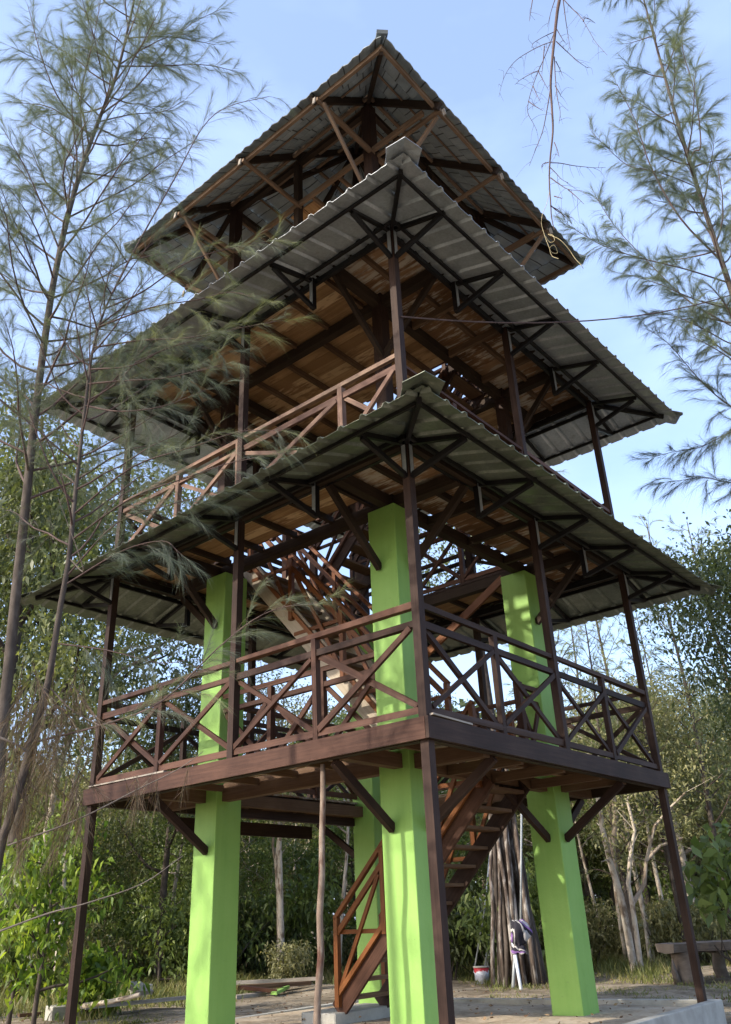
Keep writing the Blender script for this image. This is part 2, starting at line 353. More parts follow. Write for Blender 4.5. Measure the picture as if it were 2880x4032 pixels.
# concrete kerb ring and the raised sand inside it (local axes a, b turned 45 degrees)
KR = PI / 4
def kerb():
    m = MB(); zc = {(-1, -1): -0.03, (1, -1): -0.005, (1, 1): -0.09, (-1, 1): -0.12}
    cs = [(-1, -1), (1, -1), (1, 1), (-1, 1)]
    o_, i_ = 3.10, 2.97
    for k in range(4):
        p, q = cs[k], cs[(k + 1) % 4]
        c = [(p[0] * o_, p[1] * o_, -0.75), (q[0] * o_, q[1] * o_, -0.75), (q[0] * i_, q[1] * i_, -0.75), (p[0] * i_, p[1] * i_, -0.75),
             (p[0] * o_, p[1] * o_, zc[p]), (q[0] * o_, q[1] * o_, zc[q]), (q[0] * i_, q[1] * i_, zc[q]), (p[0] * i_, p[1] * i_, zc[p])]
        m.quadbox(c, [x[0] + x[1] for x in c], [x[2] for x in c])
    o = m.build('concrete_kerb', M['concrete']); o.rotation_euler = (0, 0, KR)
    bv = o.modifiers.new('soft_edges', 'BEVEL'); bv.width = 0.012; bv.segments = 2
    tag(o, 'low pale concrete kerb framing the square of sand under the tower', 'kerb')
    n = 90
    g = np.linspace(-2.98, 2.98, n); A, B = np.meshgrid(g, g)
    rs = np.random.RandomState(3)
    Z = -0.06 - 0.05 * np.clip((A + B) / 6 + .1, -0.4, 1) - 0.02
    for _ in range(70):
        ca, cb, s, h = rs.uniform(-3, 3), rs.uniform(-3, 3), rs.uniform(.08, .35), rs.uniform(-.03, .03)
        Z += h * np.exp(-((A - ca) ** 2 + (B - cb) ** 2) / s ** 2)
    Z = np.minimum(Z, -0.02)
    idx = np.arange(n * n).reshape(n, n)
    F = np.stack([idx[:-1, :-1], idx[:-1, 1:], idx[1:, 1:], idx[1:, :-1]], -1).reshape(-1, 4)
    s = np_mesh('sand_bed', np.stack([A, B, Z], -1).reshape(-1, 3), [F], M['sand'], None, None, True)
    s.rotation_euler = (0, 0, KR); tag(s, kind='structure')
kerb()

# ================================================================== the tower (one thing)
tower = empty('lookout_tower', (0, 0, 0), KR)
tag(tower, 'three storey wooden lookout tower on four lime green columns with stacked tin and tile roofs', 'lookout tower')
PIN = 2.9          # post ring
Z1, Z2, Z3 = 2.91, 6.30, 9.75   # floor tops
CP, CW = 1.675, 0.226

# --- four concrete columns
for sa, sb in ((-1, -1), (1, -1), (1, 1), (-1, 1)):
    m = MB(); m.box((sa * CP - CW, sb * CP - CW, -0.6), (sa * CP + CW, sb * CP + CW, 6.06))
    o = m.build('column', M['green'], tower)
    bv = o.modifiers.new('soft_edges', 'BEVEL'); bv.width = 0.012; bv.segments = 2
# --- perimeter posts
for sa, sb in ((-1, -1), (1, -1), (1, 1), (-1, 1)):
    m = MB(); m.box((sa * PIN - .05, sb * PIN - .05, -0.5), (sa * PIN + .05, sb * PIN + .05, 6.12)); m.build('corner_post', M['brown'], tower)
    m = MB(); m.box((sa * PIN - .05, sb * PIN - .05, 6.27), (sa * PIN + .05, sb * PIN + .05, 9.5)); m.build('upper_corner_post', M['brown'], tower)
for k in range(4):
    sa, sb = ((-1, 0), (0, -1), (1, 0), (0, 1))[k]
    m = MB(); m.box((sa * PIN - .05, sb * PIN - .05, Z1 + .003), (sa * PIN + .05, sb * PIN + .05, 6.12)); m.build('middle_post', M['brown'], tower)
    m = MB(); m.box((sa * PIN - .05, sb * PIN - .05, 6.3), (sa * PIN + .05, sb * PIN + .05, 9.5)); m.build('upper_middle_post', M['brown'], tower)

# --- timber core posts from the second floor up to the top roof
WP = 1.74
for sa, sb in ((-1, -1), (1, -1), (1, 1), (-1, 1), (-1, 0), (0, -1), (1, 0), (0, 1)):
    corner = sa * sb != 0
    m = MB(); q = .09 if corner else .06
    zlo = 6.31 if corner else Z3 + .003
    m.box((sa * WP - q, sb * WP - q, zlo), (sa * WP + q, sb * WP + q, 14.02)); m.build('core_post', M['brown'] if zlo < 9 else M['joist'], tower)
    if corner:      # knee braces under the third floor
        for da, db in ((-sa, 0), (0, -sb)):
            b_ = MB()
            p0 = (sa * WP + (sa * .09 if db else 0), sb * WP + (sb * .09 if da else 0), 8.45)
            b_.bar((sa * (WP + .05 * (da == 0)), sb * (WP + .05 * (db == 0)), 8.5), (sa * (WP + (1.0 if da == 0 else 0)) if False else sa * WP + (sa * 1.05 if da else 0), sb * WP + (sb * 1.05 if db else 0), 9.52), .06, .09)
            b_.build('knee_brace', M['joist'], tower)

# --- decks
def hole_cut(lo, hi, holes):
    """pieces of interval [lo,hi] outside the hole intervals"""
    segs = [(lo, hi)]
    for h0, h1 in holes:
        out = []
        for s0, s1 in segs:
            if h1 <= s0 or h0 >= s1: out.append((s0, s1)); continue
            if h0 > s0: out.append((s0, h0))
            if h1 < s1: out.append((h1, s1))
        segs = out
    return segs
def deck(zt, half, holes, mat, gap, seed, bw=0.2, th=0.03, blo=None, bhi=None, name='deck', parent=None):
    rs = random.Random(seed); m = MB(); a = -half
    while a < half - 0.02:
        a1 = min(a + bw * rs.uniform(.9, 1.1), half)
        hs = [(h[2], h[3]) for h in holes if not (a1 <= h[0] + .01 or a >= h[1] - .01)]
        for s0, s1 in hole_cut(-half if blo is None else blo, half if bhi is None else bhi, hs):
            p = s0
            cut = s0
            while cut < s1 - 0.01:
                e = min(cut + rs.uniform(1.6, 3.4), s1)
                if s1 - e < .5: e = s1
                m.box((a + gap * rs.uniform(.2, 1), cut + .002, zt - th), (a1, e - .002, zt + rs.uniform(-.003, .003)))
                cut = e
        a = a1
    return m.build(name, mat, parent or tower)

def rail_run(par, name, p0, p1, zt, mat, offs, xb=True, top=1.2, second=0.995, low=0.09, wd=.05, post=True, postw=.075):
    """a railing from p0 to p1 (a,b); offs are the post positions along it; rails are the mesh, posts and braces its sub-parts"""
    p0 = np.array(p0, float); p1 = np.array(p1, float); d = p1 - p0; ln = np.linalg.norm(d); d /= ln
    P = lambda t, z: (p0[0] + d[0] * t, p0[1] + d[1] * t, zt + z)
    m = MB()
    k_ = max(1, len(offs) // 2); cuts = [offs[i] for i in range(0, len(offs), 2)] if len(offs) % 2 else [0, ln]
    for u0, u1 in zip(cuts[:-1], cuts[1:]):
        for z_, w_, h_ in ((top, .075, .06), (second, .05, .075), (low, .05, .07)): m.bar(P(u0 + .002, z_), P(u1 - .002, z_), w_, h_, jit=.006)
    r = m.build(name, mat, par)
    for t in offs[1:-1] if post else []:
        q = MB(); q.bar(P(t + random.uniform(-.02, .02), 0.004), P(t + random.uniform(-.02, .02), top - .034), postw * random.uniform(.9, 1.1), postw, jit=.002); q.build('rail_post', mat, r)
    nrm = np.array((d[1], -d[0], 0))
    if xb:
        for t0, t1 in zip(offs[:-1], offs[1:]):
            for sg, (za, zb) in ((1, (low + .04, second - .04)), (-1, (second - .04, low + .04))):
                q = MB(); e = nrm * .022 * sg
                q.bar(np.array(P(t0 + .05, za + random.uniform(-.02, .02))) + e, np.array(P(t1 - .05, zb + random.uniform(-.02, .02))) + e, .038, random.uniform(.055, .072), jit=.003); q.build('cross_brace', mat, r)
    return r

RH = 1.79          # inner edge of the galleries
def storey(zt, deckmat, seed, holes, rim, inner, full=False, gap=.008):
    if seed == 1: d = deck(zt, 2.93, holes, deckmat, gap, seed)
    else:
        d = deck(zt, 2.93, holes, deckmat, gap, seed, blo=-1.745)
        deck(zt, 2.93, holes, M['oldboard'], .012, seed + 10, bhi=-1.75, name='gallery_boards', parent=d)
    # rim beams (outer) and inner beams on the columns
    for k in range(4):
        ca, sa = ((1, 0), (0, 1), (-1, 0), (0, -1))[k]
        R = lambda a, b, z: (a * ca - b * sa, a * sa + b * ca, z)
        m = MB(); m.bar(R(-2.93, -2.9, zt - .13), R(2.83, -2.9, zt - .13), .09, .19); m.build('rim_beam', M['joist'], d)
        m = MB(); m.bar(R(-2.84, -1.74, zt - .16), R(2.84, -1.74, zt - .16 - .002 * k), .13, .16 + .004 * (k % 2)); m.build('gallery_beam', inner, d)
    return d
hole1 = [(-RH, RH, -RH, RH)]
d1 = storey(Z1 - .0, M['oldboard'], 1, hole1, None, M['rawbeam'])
d2 = storey(Z2, M['board'], 2, hole1, None, M['joist'])
d3 = storey(Z3, M['board'], 3, [(0.45, 1.6, -1.62, 0.35)], None, M['joist'])
# joists under the galleries
def joists(d, zt, mat, inner_full=False):
    for b in np.arange(-2.17, 2.3, .7233):
        for s in (-1, 1):
            if abs(b) < 1.66 or True:
                m = MB(); m.bar((s * 1.81, b, zt - .075), (s * 2.85, b, zt - .075), .055, .085); m.build('joist', mat, d)
    for b in (-2.33, 2.33):
        m = MB(); m.bar((-1.66, b * 1.0 + .012, zt - .078), (1.66, b + .012, zt - .078), .06, .088); m.build('joist', mat, d)
    for a in (-1.0, 0, 1.0):
        for s in (-1, 1):
            m = MB(); m.bar((a, s * 1.82, zt - .19), (a, s * 2.85, zt - .19), .06, .12); m.build('joist', mat, d)
    if inner_full:
        for b in (-1.2, -.4, .45, 1.2):
            for a0, a1 in ((-1.66, .43),) if b < .4 else ((-1.66, 1.66),):
                m = MB(); m.bar((a0, b, zt - .08), (a1, b, zt - .08), .06, .09); m.build('joist', mat, d)
joists(d1, Z1, M['rawbeam']); joists(d2, Z2, M['joist']); joists(d3, Z3, M['rawbeam'], True)
# fascia boards of the first floor
for k in range(4):
    ca, sa = ((1, 0), (0, 1), (-1, 0), (0, -1))[k]
    R = lambda a, b, z: (a * ca - b * sa, a * sa + b * ca, z)
    m = MB(); m.bar(R(-3.0, -2.98, 2.80), R(2.955, -2.98, 2.80), .04, .215)
    f = m.build('fascia_board', M['redbrown'] if k == 3 else M['brown'], d1)  # redder wood on the sun-facing side puts the sunlight into its colour
    m = MB(); m.bar(R(-2.9, -2.955, 2.935), R(-1.2 if k else -2.2, -2.955, 2.925), .10, .018, jit=.004); m.build('edge_batten', M['greywood'], d1)
# the pale sunlit edge boards round the opening of the first floor
m = MB(); m.bar((-1.80, -1.42, 2.86), (-1.80, 1.42, 2.86), .03, .085); m.build('edge_board', M['rawbeam'], d1)
m = MB(); m.bar((1.80, -1.42, 6.2), (1.80, 1.42, 6.2), .05, .12); m.build('edge_board', M['greywood'], d2)
m = MB(); m.bar((1.77, -1.42, 6.285), (1.77, 1.42, 6.285), .05, .05); m.build('edge_board', M['brown'], d2)
# far gallery of the first floor: double beam
for b_, z_, h_ in ((1.86, 2.84, .07), (1.88, 2.60, .12), (2.87, 2.52, .2)):
    m = MB(); m.bar((-1.44, b_, z_), (1.44, b_, z_), .05, h_); m.build('gallery_beam', M['brown'], d1)

# knee braces from the green columns out to the galleries
for zt, zl, mat in ((Z1, 2.03, M['brown']), (Z2, 5.2, M['joist'])):
    for sa, sb in ((-1, -1), (1, -1), (1, 1), (-1, 1)):
        for da, db in ((1, 0), (0, 1)):
            m = MB()
            e = CW + .0
            off = .06
            p0 = (sa * (CP + e * da) + (0 if da else -sa * off), sb * (CP + e * db) + (0 if db else -sb * off), zl)
            p1 = (sa * (CP + (1.18) * da) + (0 if da else -sa * off), sb * (CP + 1.18 * db) + (0 if db else -sb * off), zt - .24)
            m.bar(p0, p1, .065, .10); m.build('knee_brace', mat, tower)

m = MB(); m.bar((CP - CW, -CP - .05, 2.04), (.34, -CP - .05, 2.68), .065, .10); m.build('knee_brace', M['brown'], tower)
# railings
QO = [0, 1.4, 2.85, 4.25, 5.7]
def side_pts(k, h):
    c = [(-h, h), (-h, -h), (h, -h), (h, h)]
    return c[k], c[(k + 1) % 4]
for k in range(4):
    p, q = side_pts(k, PIN)
    d = np.array(q, float) - np.array(p, float); d /= np.linalg.norm(d)
    p_ = np.array(p) + d * .05; q_ = np.array(q) - d * .05
    rail_run(tower, 'railing', p_, q_, Z1, M['redbrown'] if k == 0 else M['brown'], QO)  # sun-facing rails take the redder wood, sunlit tone painted in
    rail_run(tower, 'railing', p_, q_, Z2, M['pinkwood'] if k == 0 else (M['redbrown'] if k == 1 else M['brown']), [0, 1.05 if k != 0 else 1.4, 2.8, 4.75 if k == 0 else 4.4, 5.7], top=(1.10, .93, 1.1, 1.1)[k], second=(.93, .70, .93, .93)[k])
    p, q = side_pts(k, 2.55)
    rail_run(tower, 'railing', p, q, Z3, M['redbrown'], [0, 1.7, 3.4, 5.1], top=.95, second=.75)
# inner railings round the opening
def inner_rails(zt, mat, skip):
    for k in range(4):
        p, q = side_pts(k, RH + .03)
        d = np.array(q, float) - np.array(p, float); d /= np.linalg.norm(d)
        a0, a1 = .33, 3.31
        for s0, s1 in hole_cut(a0, a1, skip.get(k, [])):
            n_ = max(1, round((s1 - s0) / 1.1)); offs = list(np.linspace(0, s1 - s0, n_ + 1))
            rail_run(tower, 'railing', np.array(p) + d * s0, np.array(p) + d * s1, zt, mat, offs)
            for s in (s0, s1):
                if .4 < s < 3.2:
                    e = np.array(p) + d * s; m = MB(); m.box((e[0] - .05, e[1] - .05, zt + .004), (e[0] + .05, e[1] + .05, zt + 1.25)); m.build('newel_post', mat, tower)
inner_rails(Z1, M['redbrown'], {1: [(.33, 2.75)]})
inner_rails(Z2, M['redbrown'], {3: [(2.05, 3.31), (.33, 1.35)]})
# railing round the stair opening of the third floor
for p, q in (((.40, -1.6), (.40, .35)), ((1.66, -1.6), (1.66, .35))):
    rail_run(tower, 'railing', p, q, Z3, M['redbrown'], [0, .95, 1.95], top=1.0, second=.8)

# --- staircases
def staircase(a0, a1, b0, b1, z0, z1, nst, smat, tmat, rmat, rails=(True, True), depth=.24, left=None):
    """runs along b from (b0,z0) to (b1,z1); stringers at a0 and a1"""
    d = np.array((0, b1 - b0, z1 - z0), float); d /= np.linalg.norm(d)
    m = MB(); m.bar((a0, b0, z0), (a0, b1, z1), .05, depth); st = m.build('staircase', left or smat, tower)
    m = MB(); m.bar((a1, b0, z0), (a1, b1, z1), .05, depth); m.build('stringer', smat, st)
    sg = 1 if b1 > b0 else -1
    for i in range(nst):
        t = (i + .7) / (nst + .2); b = b0 + (b1 - b0) * t; z = z0 + (z1 - z0) * t
        m = MB(); m.box((a0 + .027, b - .13, z - .02), (a1 - .027, b + .13, z + .02)); m.build('tread', tmat, st)
    for side, on in zip((a0, a1), rails):
        if not on: continue
        m = MB(); off = .12 if True else 0
        sx = side + (-.055 if side == min(a0, a1) else .055)
        P = lambda t, h: (sx, b0 + (b1 - b0) * t, z0 + (z1 - z0) * t + h)
        m.bar(P(.01, 1.08), P(.97, 1.08), .07, .055); m.bar(P(.01, .86), P(.97, .86), .045, .07); m.bar(P(.01, .14), P(.97, .14), .045, .06)
        r = m.build('handrail', rmat, st)
        ts = (.02, .34, .66, .96)
        for t in ts:
            q = MB(); q.bar(P(t, .0), P(t, 1.06), .07, .07); q.build('rail_post', rmat, r)
        hh = abs(z1 - z0) * .32
        for t0, t1 in zip(ts[:-1], ts[1:]):
            q = MB(); q.bar(P(t0 + .02, .16), P(t1 - .03, .80), .036, .055); q.build('cross_brace', rmat, r)
            q = MB(); lo_, hi_ = P(t0 + .01, .86), P(t1 - .01, .86 - hh); q.bar((lo_[0] + .036, lo_[1], lo_[2]), (hi_[0] + .036, hi_[1], lo_[2]), .034, .055); q.build('cross_bar', rmat, r)
    return st
staircase(-.2, .68, 0.82, -1.86, 0.05, 2.70, 12, M['brown'], M['rawbeam'], M['orange'], left=M['redbrown'])
staircase(-1.3, -.42, -1.52, 1.62, 2.86, 6.36, 15, M['paleboard'], M['rawbeam'], M['orange'], depth=.30)
staircase(.5, 1.42, 1.82, -1.55, 6.30, 9.70, 15, M['brown'], M['rawbeam'], M['redbrown'])
# long orange diagonal brace under the far gallery
m = MB(); m.bar((1.62, .55, 5.03), (1.62, -1.40, 6.10), .05, .13); m.build('diagonal_brace', M['orange'], tower)

# --- corrugated skirt roofs
def lerp(p, q, t): return [p[i] + (q[i] - p[i]) * t for i in range(len(p))]
def metal_roof(out, zin, hin, pitch, seed, sheet):
    """out: four outer corners (a,b,z) near, right, back, left; inner square of half hin at height zin"""
    rs = random.Random(seed)
    inn = [(-hin, -hin, zin), (hin, -hin, zin), (hin, hin, zin), (-hin, hin, zin)]
    roof = None
    m = MB()
    for k in range(4):
        o0, o1, i0, i1 = [np.array(x) for x in (out[k], out[(k + 1) % 4], inn[k], inn[(k + 1) % 4])]
        ex = o1 - o0; ln = np.linalg.norm(ex); ex = ex / ln
        inw = (i0 + i1) / 2 - (o0 + o1) / 2; inw = inw - ex * (inw @ ex); wd = np.linalg.norm(inw); inw /= wd
        up = np.cross(ex, inw); up = up if up[2] > 0 else -up
        t0 = (i0 - o0) @ ex; t1 = (i1 - o0) @ ex
        prof = []
        x = 0.06
        while x < ln:          # trapezoid ribs
            for dx, h in ((0, 0), (.03, .032), (.062, .032), (.092, 0)):
                if x + dx < ln: prof.append((x + dx, h))
            for q in (.33, .66):
                if x + .092 + (pitch - .092) * q < ln: prof.append((x + .092 + (pitch - .092) * q, 0))
            x += pitch
        prof = [(0, 0)] + prof + [(ln, 0)]
        rows = []
        over = -.0
        for x, h in prof:
            if x < t0: s1 = wd * x / t0
            elif x > t1: s1 = wd * (ln - x) / (ln - t1)
            else: s1 = wd
            jag = rs.uniform(-.006, .006)
            rows.append((o0 + ex * x - inw * (over + jag) + up * h, o0 + ex * x + inw * max(s1, .0) + up * (h)))
        i = len(m.v)
        for p, q in rows: m.v += [tuple(p), tuple(q)]
        for j in range(len(rows) - 1):
            a = i + 2 * j; m.f.append([a, a + 2, a + 3, a + 1]); m.uv += [(0, 0)] * 4
    roof = m.build('metal_roof', sheet, tower)
    so = roof.modifiers.new('sheet_thickness', 'SOLIDIFY'); so.thickness = .003; so.offset = 1
    # hip caps, purlins, hip beams
    for k in range(4):
        o = np.array(out[k]); i_ = np.array(inn[k]); d = i_ - o; L_ = np.linalg.norm(d); d /= L_
        side = np.cross(d, (0, 0, 1)); side /= np.linalg.norm(side)
        m = MB(); p0 = o + d * .02 + np.array((0, 0, .055)); p1 = i_ + np.array((0, 0, .07))
        l0, l1 = .20, .17; ext = (.24, .05, .05, .05)[k]; lw = (.21, .15, .15, .15)[k]
        tip = p0 - d * ext + np.array((0, 0, .03 if k == 0 else 0))
        V = [p0 + side * l0 - (0, 0, .075), p0, p0 - side * l0 - (0, 0, .075), p1 + side * l1 - (0, 0, .05), p1, p1 - side * l1 - (0, 0, .05),
             tip + d * ext * .55 + side * lw - (0, 0, .09), tip - (0, 0, .02), tip + d * ext * .55 - side * lw - (0, 0, .09)]
        m.v = [tuple(v) for v in V]; m.f = [[0, 1, 4, 3], [1, 2, 5, 4], [6, 7, 1, 0], [7, 8, 2, 1]]; m.uv = [(0, 0)] * 16
        c = m.build('ridge_cap', sheet, roof); so = c.modifiers.new('sheet_thickness', 'SOLIDIFY'); so.thickness = .004
        m = MB(); m.bar(o + d * .30 - (0, 0, .04), i_ - (0, 0, .05) , .05, .075); m.build('hip_beam', M['steel'], roof)
        nx_o, nx_i = np.array(out[(k + 1) % 4]), np.array(inn[(k + 1) % 4])
        for t, w_, h_, dz in ((.22, .032, .045, .03), (.80, .04, .06, .036), (.98, .05, .10, .065)):
            a = o + (i_ - o) * t; b = nx_o + (nx_i - nx_o) * t; a[2] -= dz; b[2] -= dz
            e = (b - a) / np.linalg.norm(b - a)
            m = MB(); m.bar(a + e * .03, b - e * .03, w_, h_); m.build('purlin', M['steel'], roof)
    return roof
def skirt_brackets(roof, zi_top, zi_bot, zo, reach):
    m = MB()     # prototype at post ring on side -b: hanger at (0,-PIN), arm out to -PIN-reach
    m.bar((0, -PIN - .02, zi_bot), (0, -PIN - .02, zi_top), .07, .07, up=(1, 0, 0))
    m.bar((0, -PIN + .02, zi_top - .02), (0, -PIN - reach, zo - .015), .05, .06)
    m.bar((.0, -PIN - .03, zi_bot + .02), (0, -PIN - reach + .05, zo - .04), .05, .065)
    proto = m.build('roof_bracket', M['steel'], roof)
    m = MB(); m.bar((0, -PIN - .058, zi_bot + .05), (0, -PIN - .058, zi_top - .03), .055, .006, up=(0, 1, 0)); plate = m.build('hanger_plate', M['sheet'], roof)
    first = True
    for k in range(4):
        for t in (-1, -.5, 0, .5, 1):
            o = proto if first else dup(proto, roof); pl = plate if first else dup(plate, roof)
            first = False
            ang = (0, PI / 2, PI, -PI / 2)[k]
            x = t * PIN
            if abs(t) == 1: x = t * (PIN - .001 - .002 * k)
            for q in (o, pl): q.rotation_euler = (0, 0, ang); q.location = (x * math.cos(ang), x * math.sin(ang), 0)
r1 = metal_roof([(-4.08, -4.0, 5.80), (4.08, -4.0, 5.83), (4.0, 4.1, 5.84), (-3.78, 4.2, 5.84)], 6.19, 2.82, .317, 1, M['sheet_reflect'])
skirt_brackets(r1, 6.14, 5.64, 5.88, .86)
r2 = metal_roof([(-4.02, -3.96, 9.13), (4.05, -4.08, 9.18), (4.0, 4.0, 9.17), (-4.16, 3.96, 9.17)], 9.53, 2.84, .317, 2, M['sheet'])
skirt_brackets(r2, 9.49, 8.95, 9.22, .86)

# --- tiled top roof
def tile_roof():
    R3, ze, apex = 3.2, 12.88, 15.95
    m = MB(); n = 13
    for k in range(4):
        ca, sa = ((1, 0), (0, 1), (-1, 0), (0, -1))[k]
        R = lambda a, b, z: (a * ca - b * sa, a * sa + b * ca, z)
        for c in range(n):
            t0, t1 = c / n, (c + 1) / n
            h0, h1 = R3 * (1 - t0), R3 * (1 - t1)
            z0, z1 = ze + (apex - ze) * t0, ze + (apex - ze) * t1
            ns = max(3, int(2 * h0 / .055)); i = len(m.v)
            off = (c % 2) * .11; us = []
            for j in range(ns + 1):
                s = -1 + 2 * j / ns; x = s * h0 + off
                wv = .014 * math.cos(2 * PI * x / .22)
                stp = .03 * (1 if (x / .22) % 1 < .5 else 0) + .012 * math.sin(x * 9.1 + c)
                ov = .05
                a0 = s * h0; a1 = s * (h1 if h1 > .02 else .02)
                m.v.append(R(a0, -(h0 + ov * .7 + stp * .4), z0 - ov * .6 + .06 + wv)); us.append(x)
                m.v.append(R(a1, -max(h1, .02), z1 + .012 + wv * .7))
            for j in range(ns):
                a = i + 2 * j; m.f.append([a, a + 2, a + 3, a + 1]); m.uv += [(us[j], c + .02), (us[j + 1], c + .02), (us[j + 1], c + .98), (us[j], c + .98)]
    r = m.build('tile_roof', M['tile'], tower)
    so = r.modifiers.new('tile_thickness', 'SOLIDIFY'); so.thickness = .01; so.offset = 1
    # hip caps
    for sa, sb in ((-1, -1), (1, -1), (1, 1), (-1, 1)):
        m = MB()
        for j in range(16):
            t0, t1 = j / 16, (j + 1.12) / 16
            p = np.array((sa * (R3 + .04) * (1 - t0), sb * (R3 + .04) * (1 - t0), ze + .06 + (apex - ze) * t0 + .03))
            q = np.array((sa * R3 * (1 - min(t1, 1)), sb * R3 * (1 - min(t1, 1)), ze + .06 + (apex - ze) * min(t1, 1)))
            m.bar(p, q, .17, .055)
        m.build('ridge_cap', M['tilecap'], r)
        m = MB(); m.bar((sa * 3.08, sb * 3.08, ze - .02), (0, 0, apex - .12), .06, .12); m.build('hip_rafter', M['joist'], r)
    sl = (apex - ze) / R3
    for k in range(4):
        ca, sa = ((1, 0), (0, 1), (-1, 0), (0, -1))[k]
        R = lambda a, b, z: (a * ca - b * sa, a * sa + b * ca, z)
        zz = lambda h, d: ze + (R3 - h) * sl - d
        for x in (-WP, 0, WP):
            m = MB(); m.bar(R(x, -3.19, zz(3.19, .07)), R(x, -abs(x) - .06, zz(abs(x) + .06, .07)), .06, .12); m.build('rafter', M['joist'], r)
            if True:
                m = MB(); m.bar(R(x + .07, -3.16, 12.83), R(x + .07, -WP + .0, 12.83 + .0), .05, .07); m.build('tie_beam', M['rafter'], r)
            m = MB(); m.bar(R(x + .07, -3.21, zz(3.2, .08)), R(x + .07, -3.23, zz(3.2, .23)), .05, .02, up=(1, 0, 0)); m.build('rafter_tail', M['greywood'], r)
            if x:
                m = MB(); m.bar(R(x + .12, -3.05, 12.80), R(x + .02, -WP - .07, 11.65), .045, .07); m.build('strut', M['rafter'], r)
        # small lath purlins, eave beam, wall plate and post-top plate
        for h, d_, w_, hh, mat in ((3.09, .09, .05, .09, M['rafter']), (1.9, .07, .05, .07, M['rafter']), (1.18, .06, .05, .06, M['rafter']), (.6, .06, .05, .05, M['rafter'])):
            m = MB(); m.bar(R(-h - .03, -h, zz(h, d_ + .01 * (k % 2))), R(h - .03, -h, zz(h, d_ + .01 * (k % 2))), w_, hh); m.build('purlin', mat, r)
        for h in (2.5, 1.5):
            m = MB(); m.bar(R(-h, -h, zz(h, .012)), R(h - .03, -h, zz(h, .012)), .03, .02); m.build('batten', M['rafter'], r)
        m = MB(); m.bar(R(-2.9, -WP - .05, 12.85 + .004 * k), R(2.9, -WP - .05, 12.85 + .004 * k), .06, .09); m.build('wall_plate', M['rafter'], r)
        m = MB(); m.bar(R(-WP, -WP, 13.98), R(WP - .1, -WP, 13.98), .09, .1); m.build('top_plate', M['joist'], r)
        for x in (-.9, .35, 1.0):
            m = MB(); m.bar(R(x, -WP - .02, 12.9), R(x, WP * .2, 12.9 + .01 * k), .05, .08); m.build('ceiling_joist', M['rafter'], r)
    m = MB(); m.box((-1.6, -.35, 12.96), (-.2, .0, 12.985)); m.box((-1.6, .02, 12.96), (-.2, .34, 12.985)); m.build('loft_boards', M['board'], r)
    m = MB(); m.box((-.05, -.05, 12.95), (.05, .05, apex - .1)); m.build('king_post', M['joist'], r)
    m = MB(); m.tube([(0, 0, apex - .05), (0, 0, apex + .06), (0, 0, apex + .16)], [.16, .15, .03], 8); m.build('finial', M['tilecap'], r)
tile_roof()

# ================================================================== vegetation builders
def unit(v): return v / (np.linalg.norm(v, axis=-1, keepdims=True) + 1e-9)

def leaf_quads(C, D, size, rs, droop=0.0, aspect=0.45):
    """rhombic leaves at C pointing along D; returns verts, quads"""
    n = len(C); D = unit(D)
    R_ = unit(np.cross(D, rs.randn(n, 3))); N = np.cross(R_, D)
    s = size * rs.uniform(.6, 1.3, (n, 1))
    tip = C + D * s + np.array((0, 0, -1.0)) * droop * s
    mid = C + D * s * .5 + N * s * .06
    V = np.stack([C, mid + R_ * s * aspect * .5, tip, mid - R_ * s * aspect * .5], 1).reshape(-1, 3)
    F = np.arange(4 * n).reshape(n, 4)
    return V, F

def crown_points(blobs, n, rs, clump=26, spread=.34):
    """leaf positions gathered in clumps near the outside of several lumpy blobs"""
    out = []; tint = []
    vol = np.array([b[3] ** 2 for b in blobs]); vol = vol / vol.sum()
    nc = max(1, n // clump)
    for b, v in zip(blobs, vol):
        k = max(2, int(nc * v)); c = np.array(b[:3]); r = b[3]
        d = unit(rs.randn(k, 3)); rr = r * rs.uniform(.35, 1.05, (k, 1)) ** .6
        cc = c + d * rr * np.array((1, 1, b[4] if len(b) > 4 else .8))
        t = rs.uniform(0, 1, k) * .55 + .22
        p = cc[:, None, :] + rs.randn(k, clump, 3) * spread * np.array((1, 1, .7)) * (0.6 + rs.rand(k, 1, 1) * .8)
        out.append(p.reshape(-1, 3)); tint.append((t[:, None] + rs.randn(k, clump) * .11).ravel())
    return np.concatenate(out), np.clip(np.concatenate(tint), 0, 1)

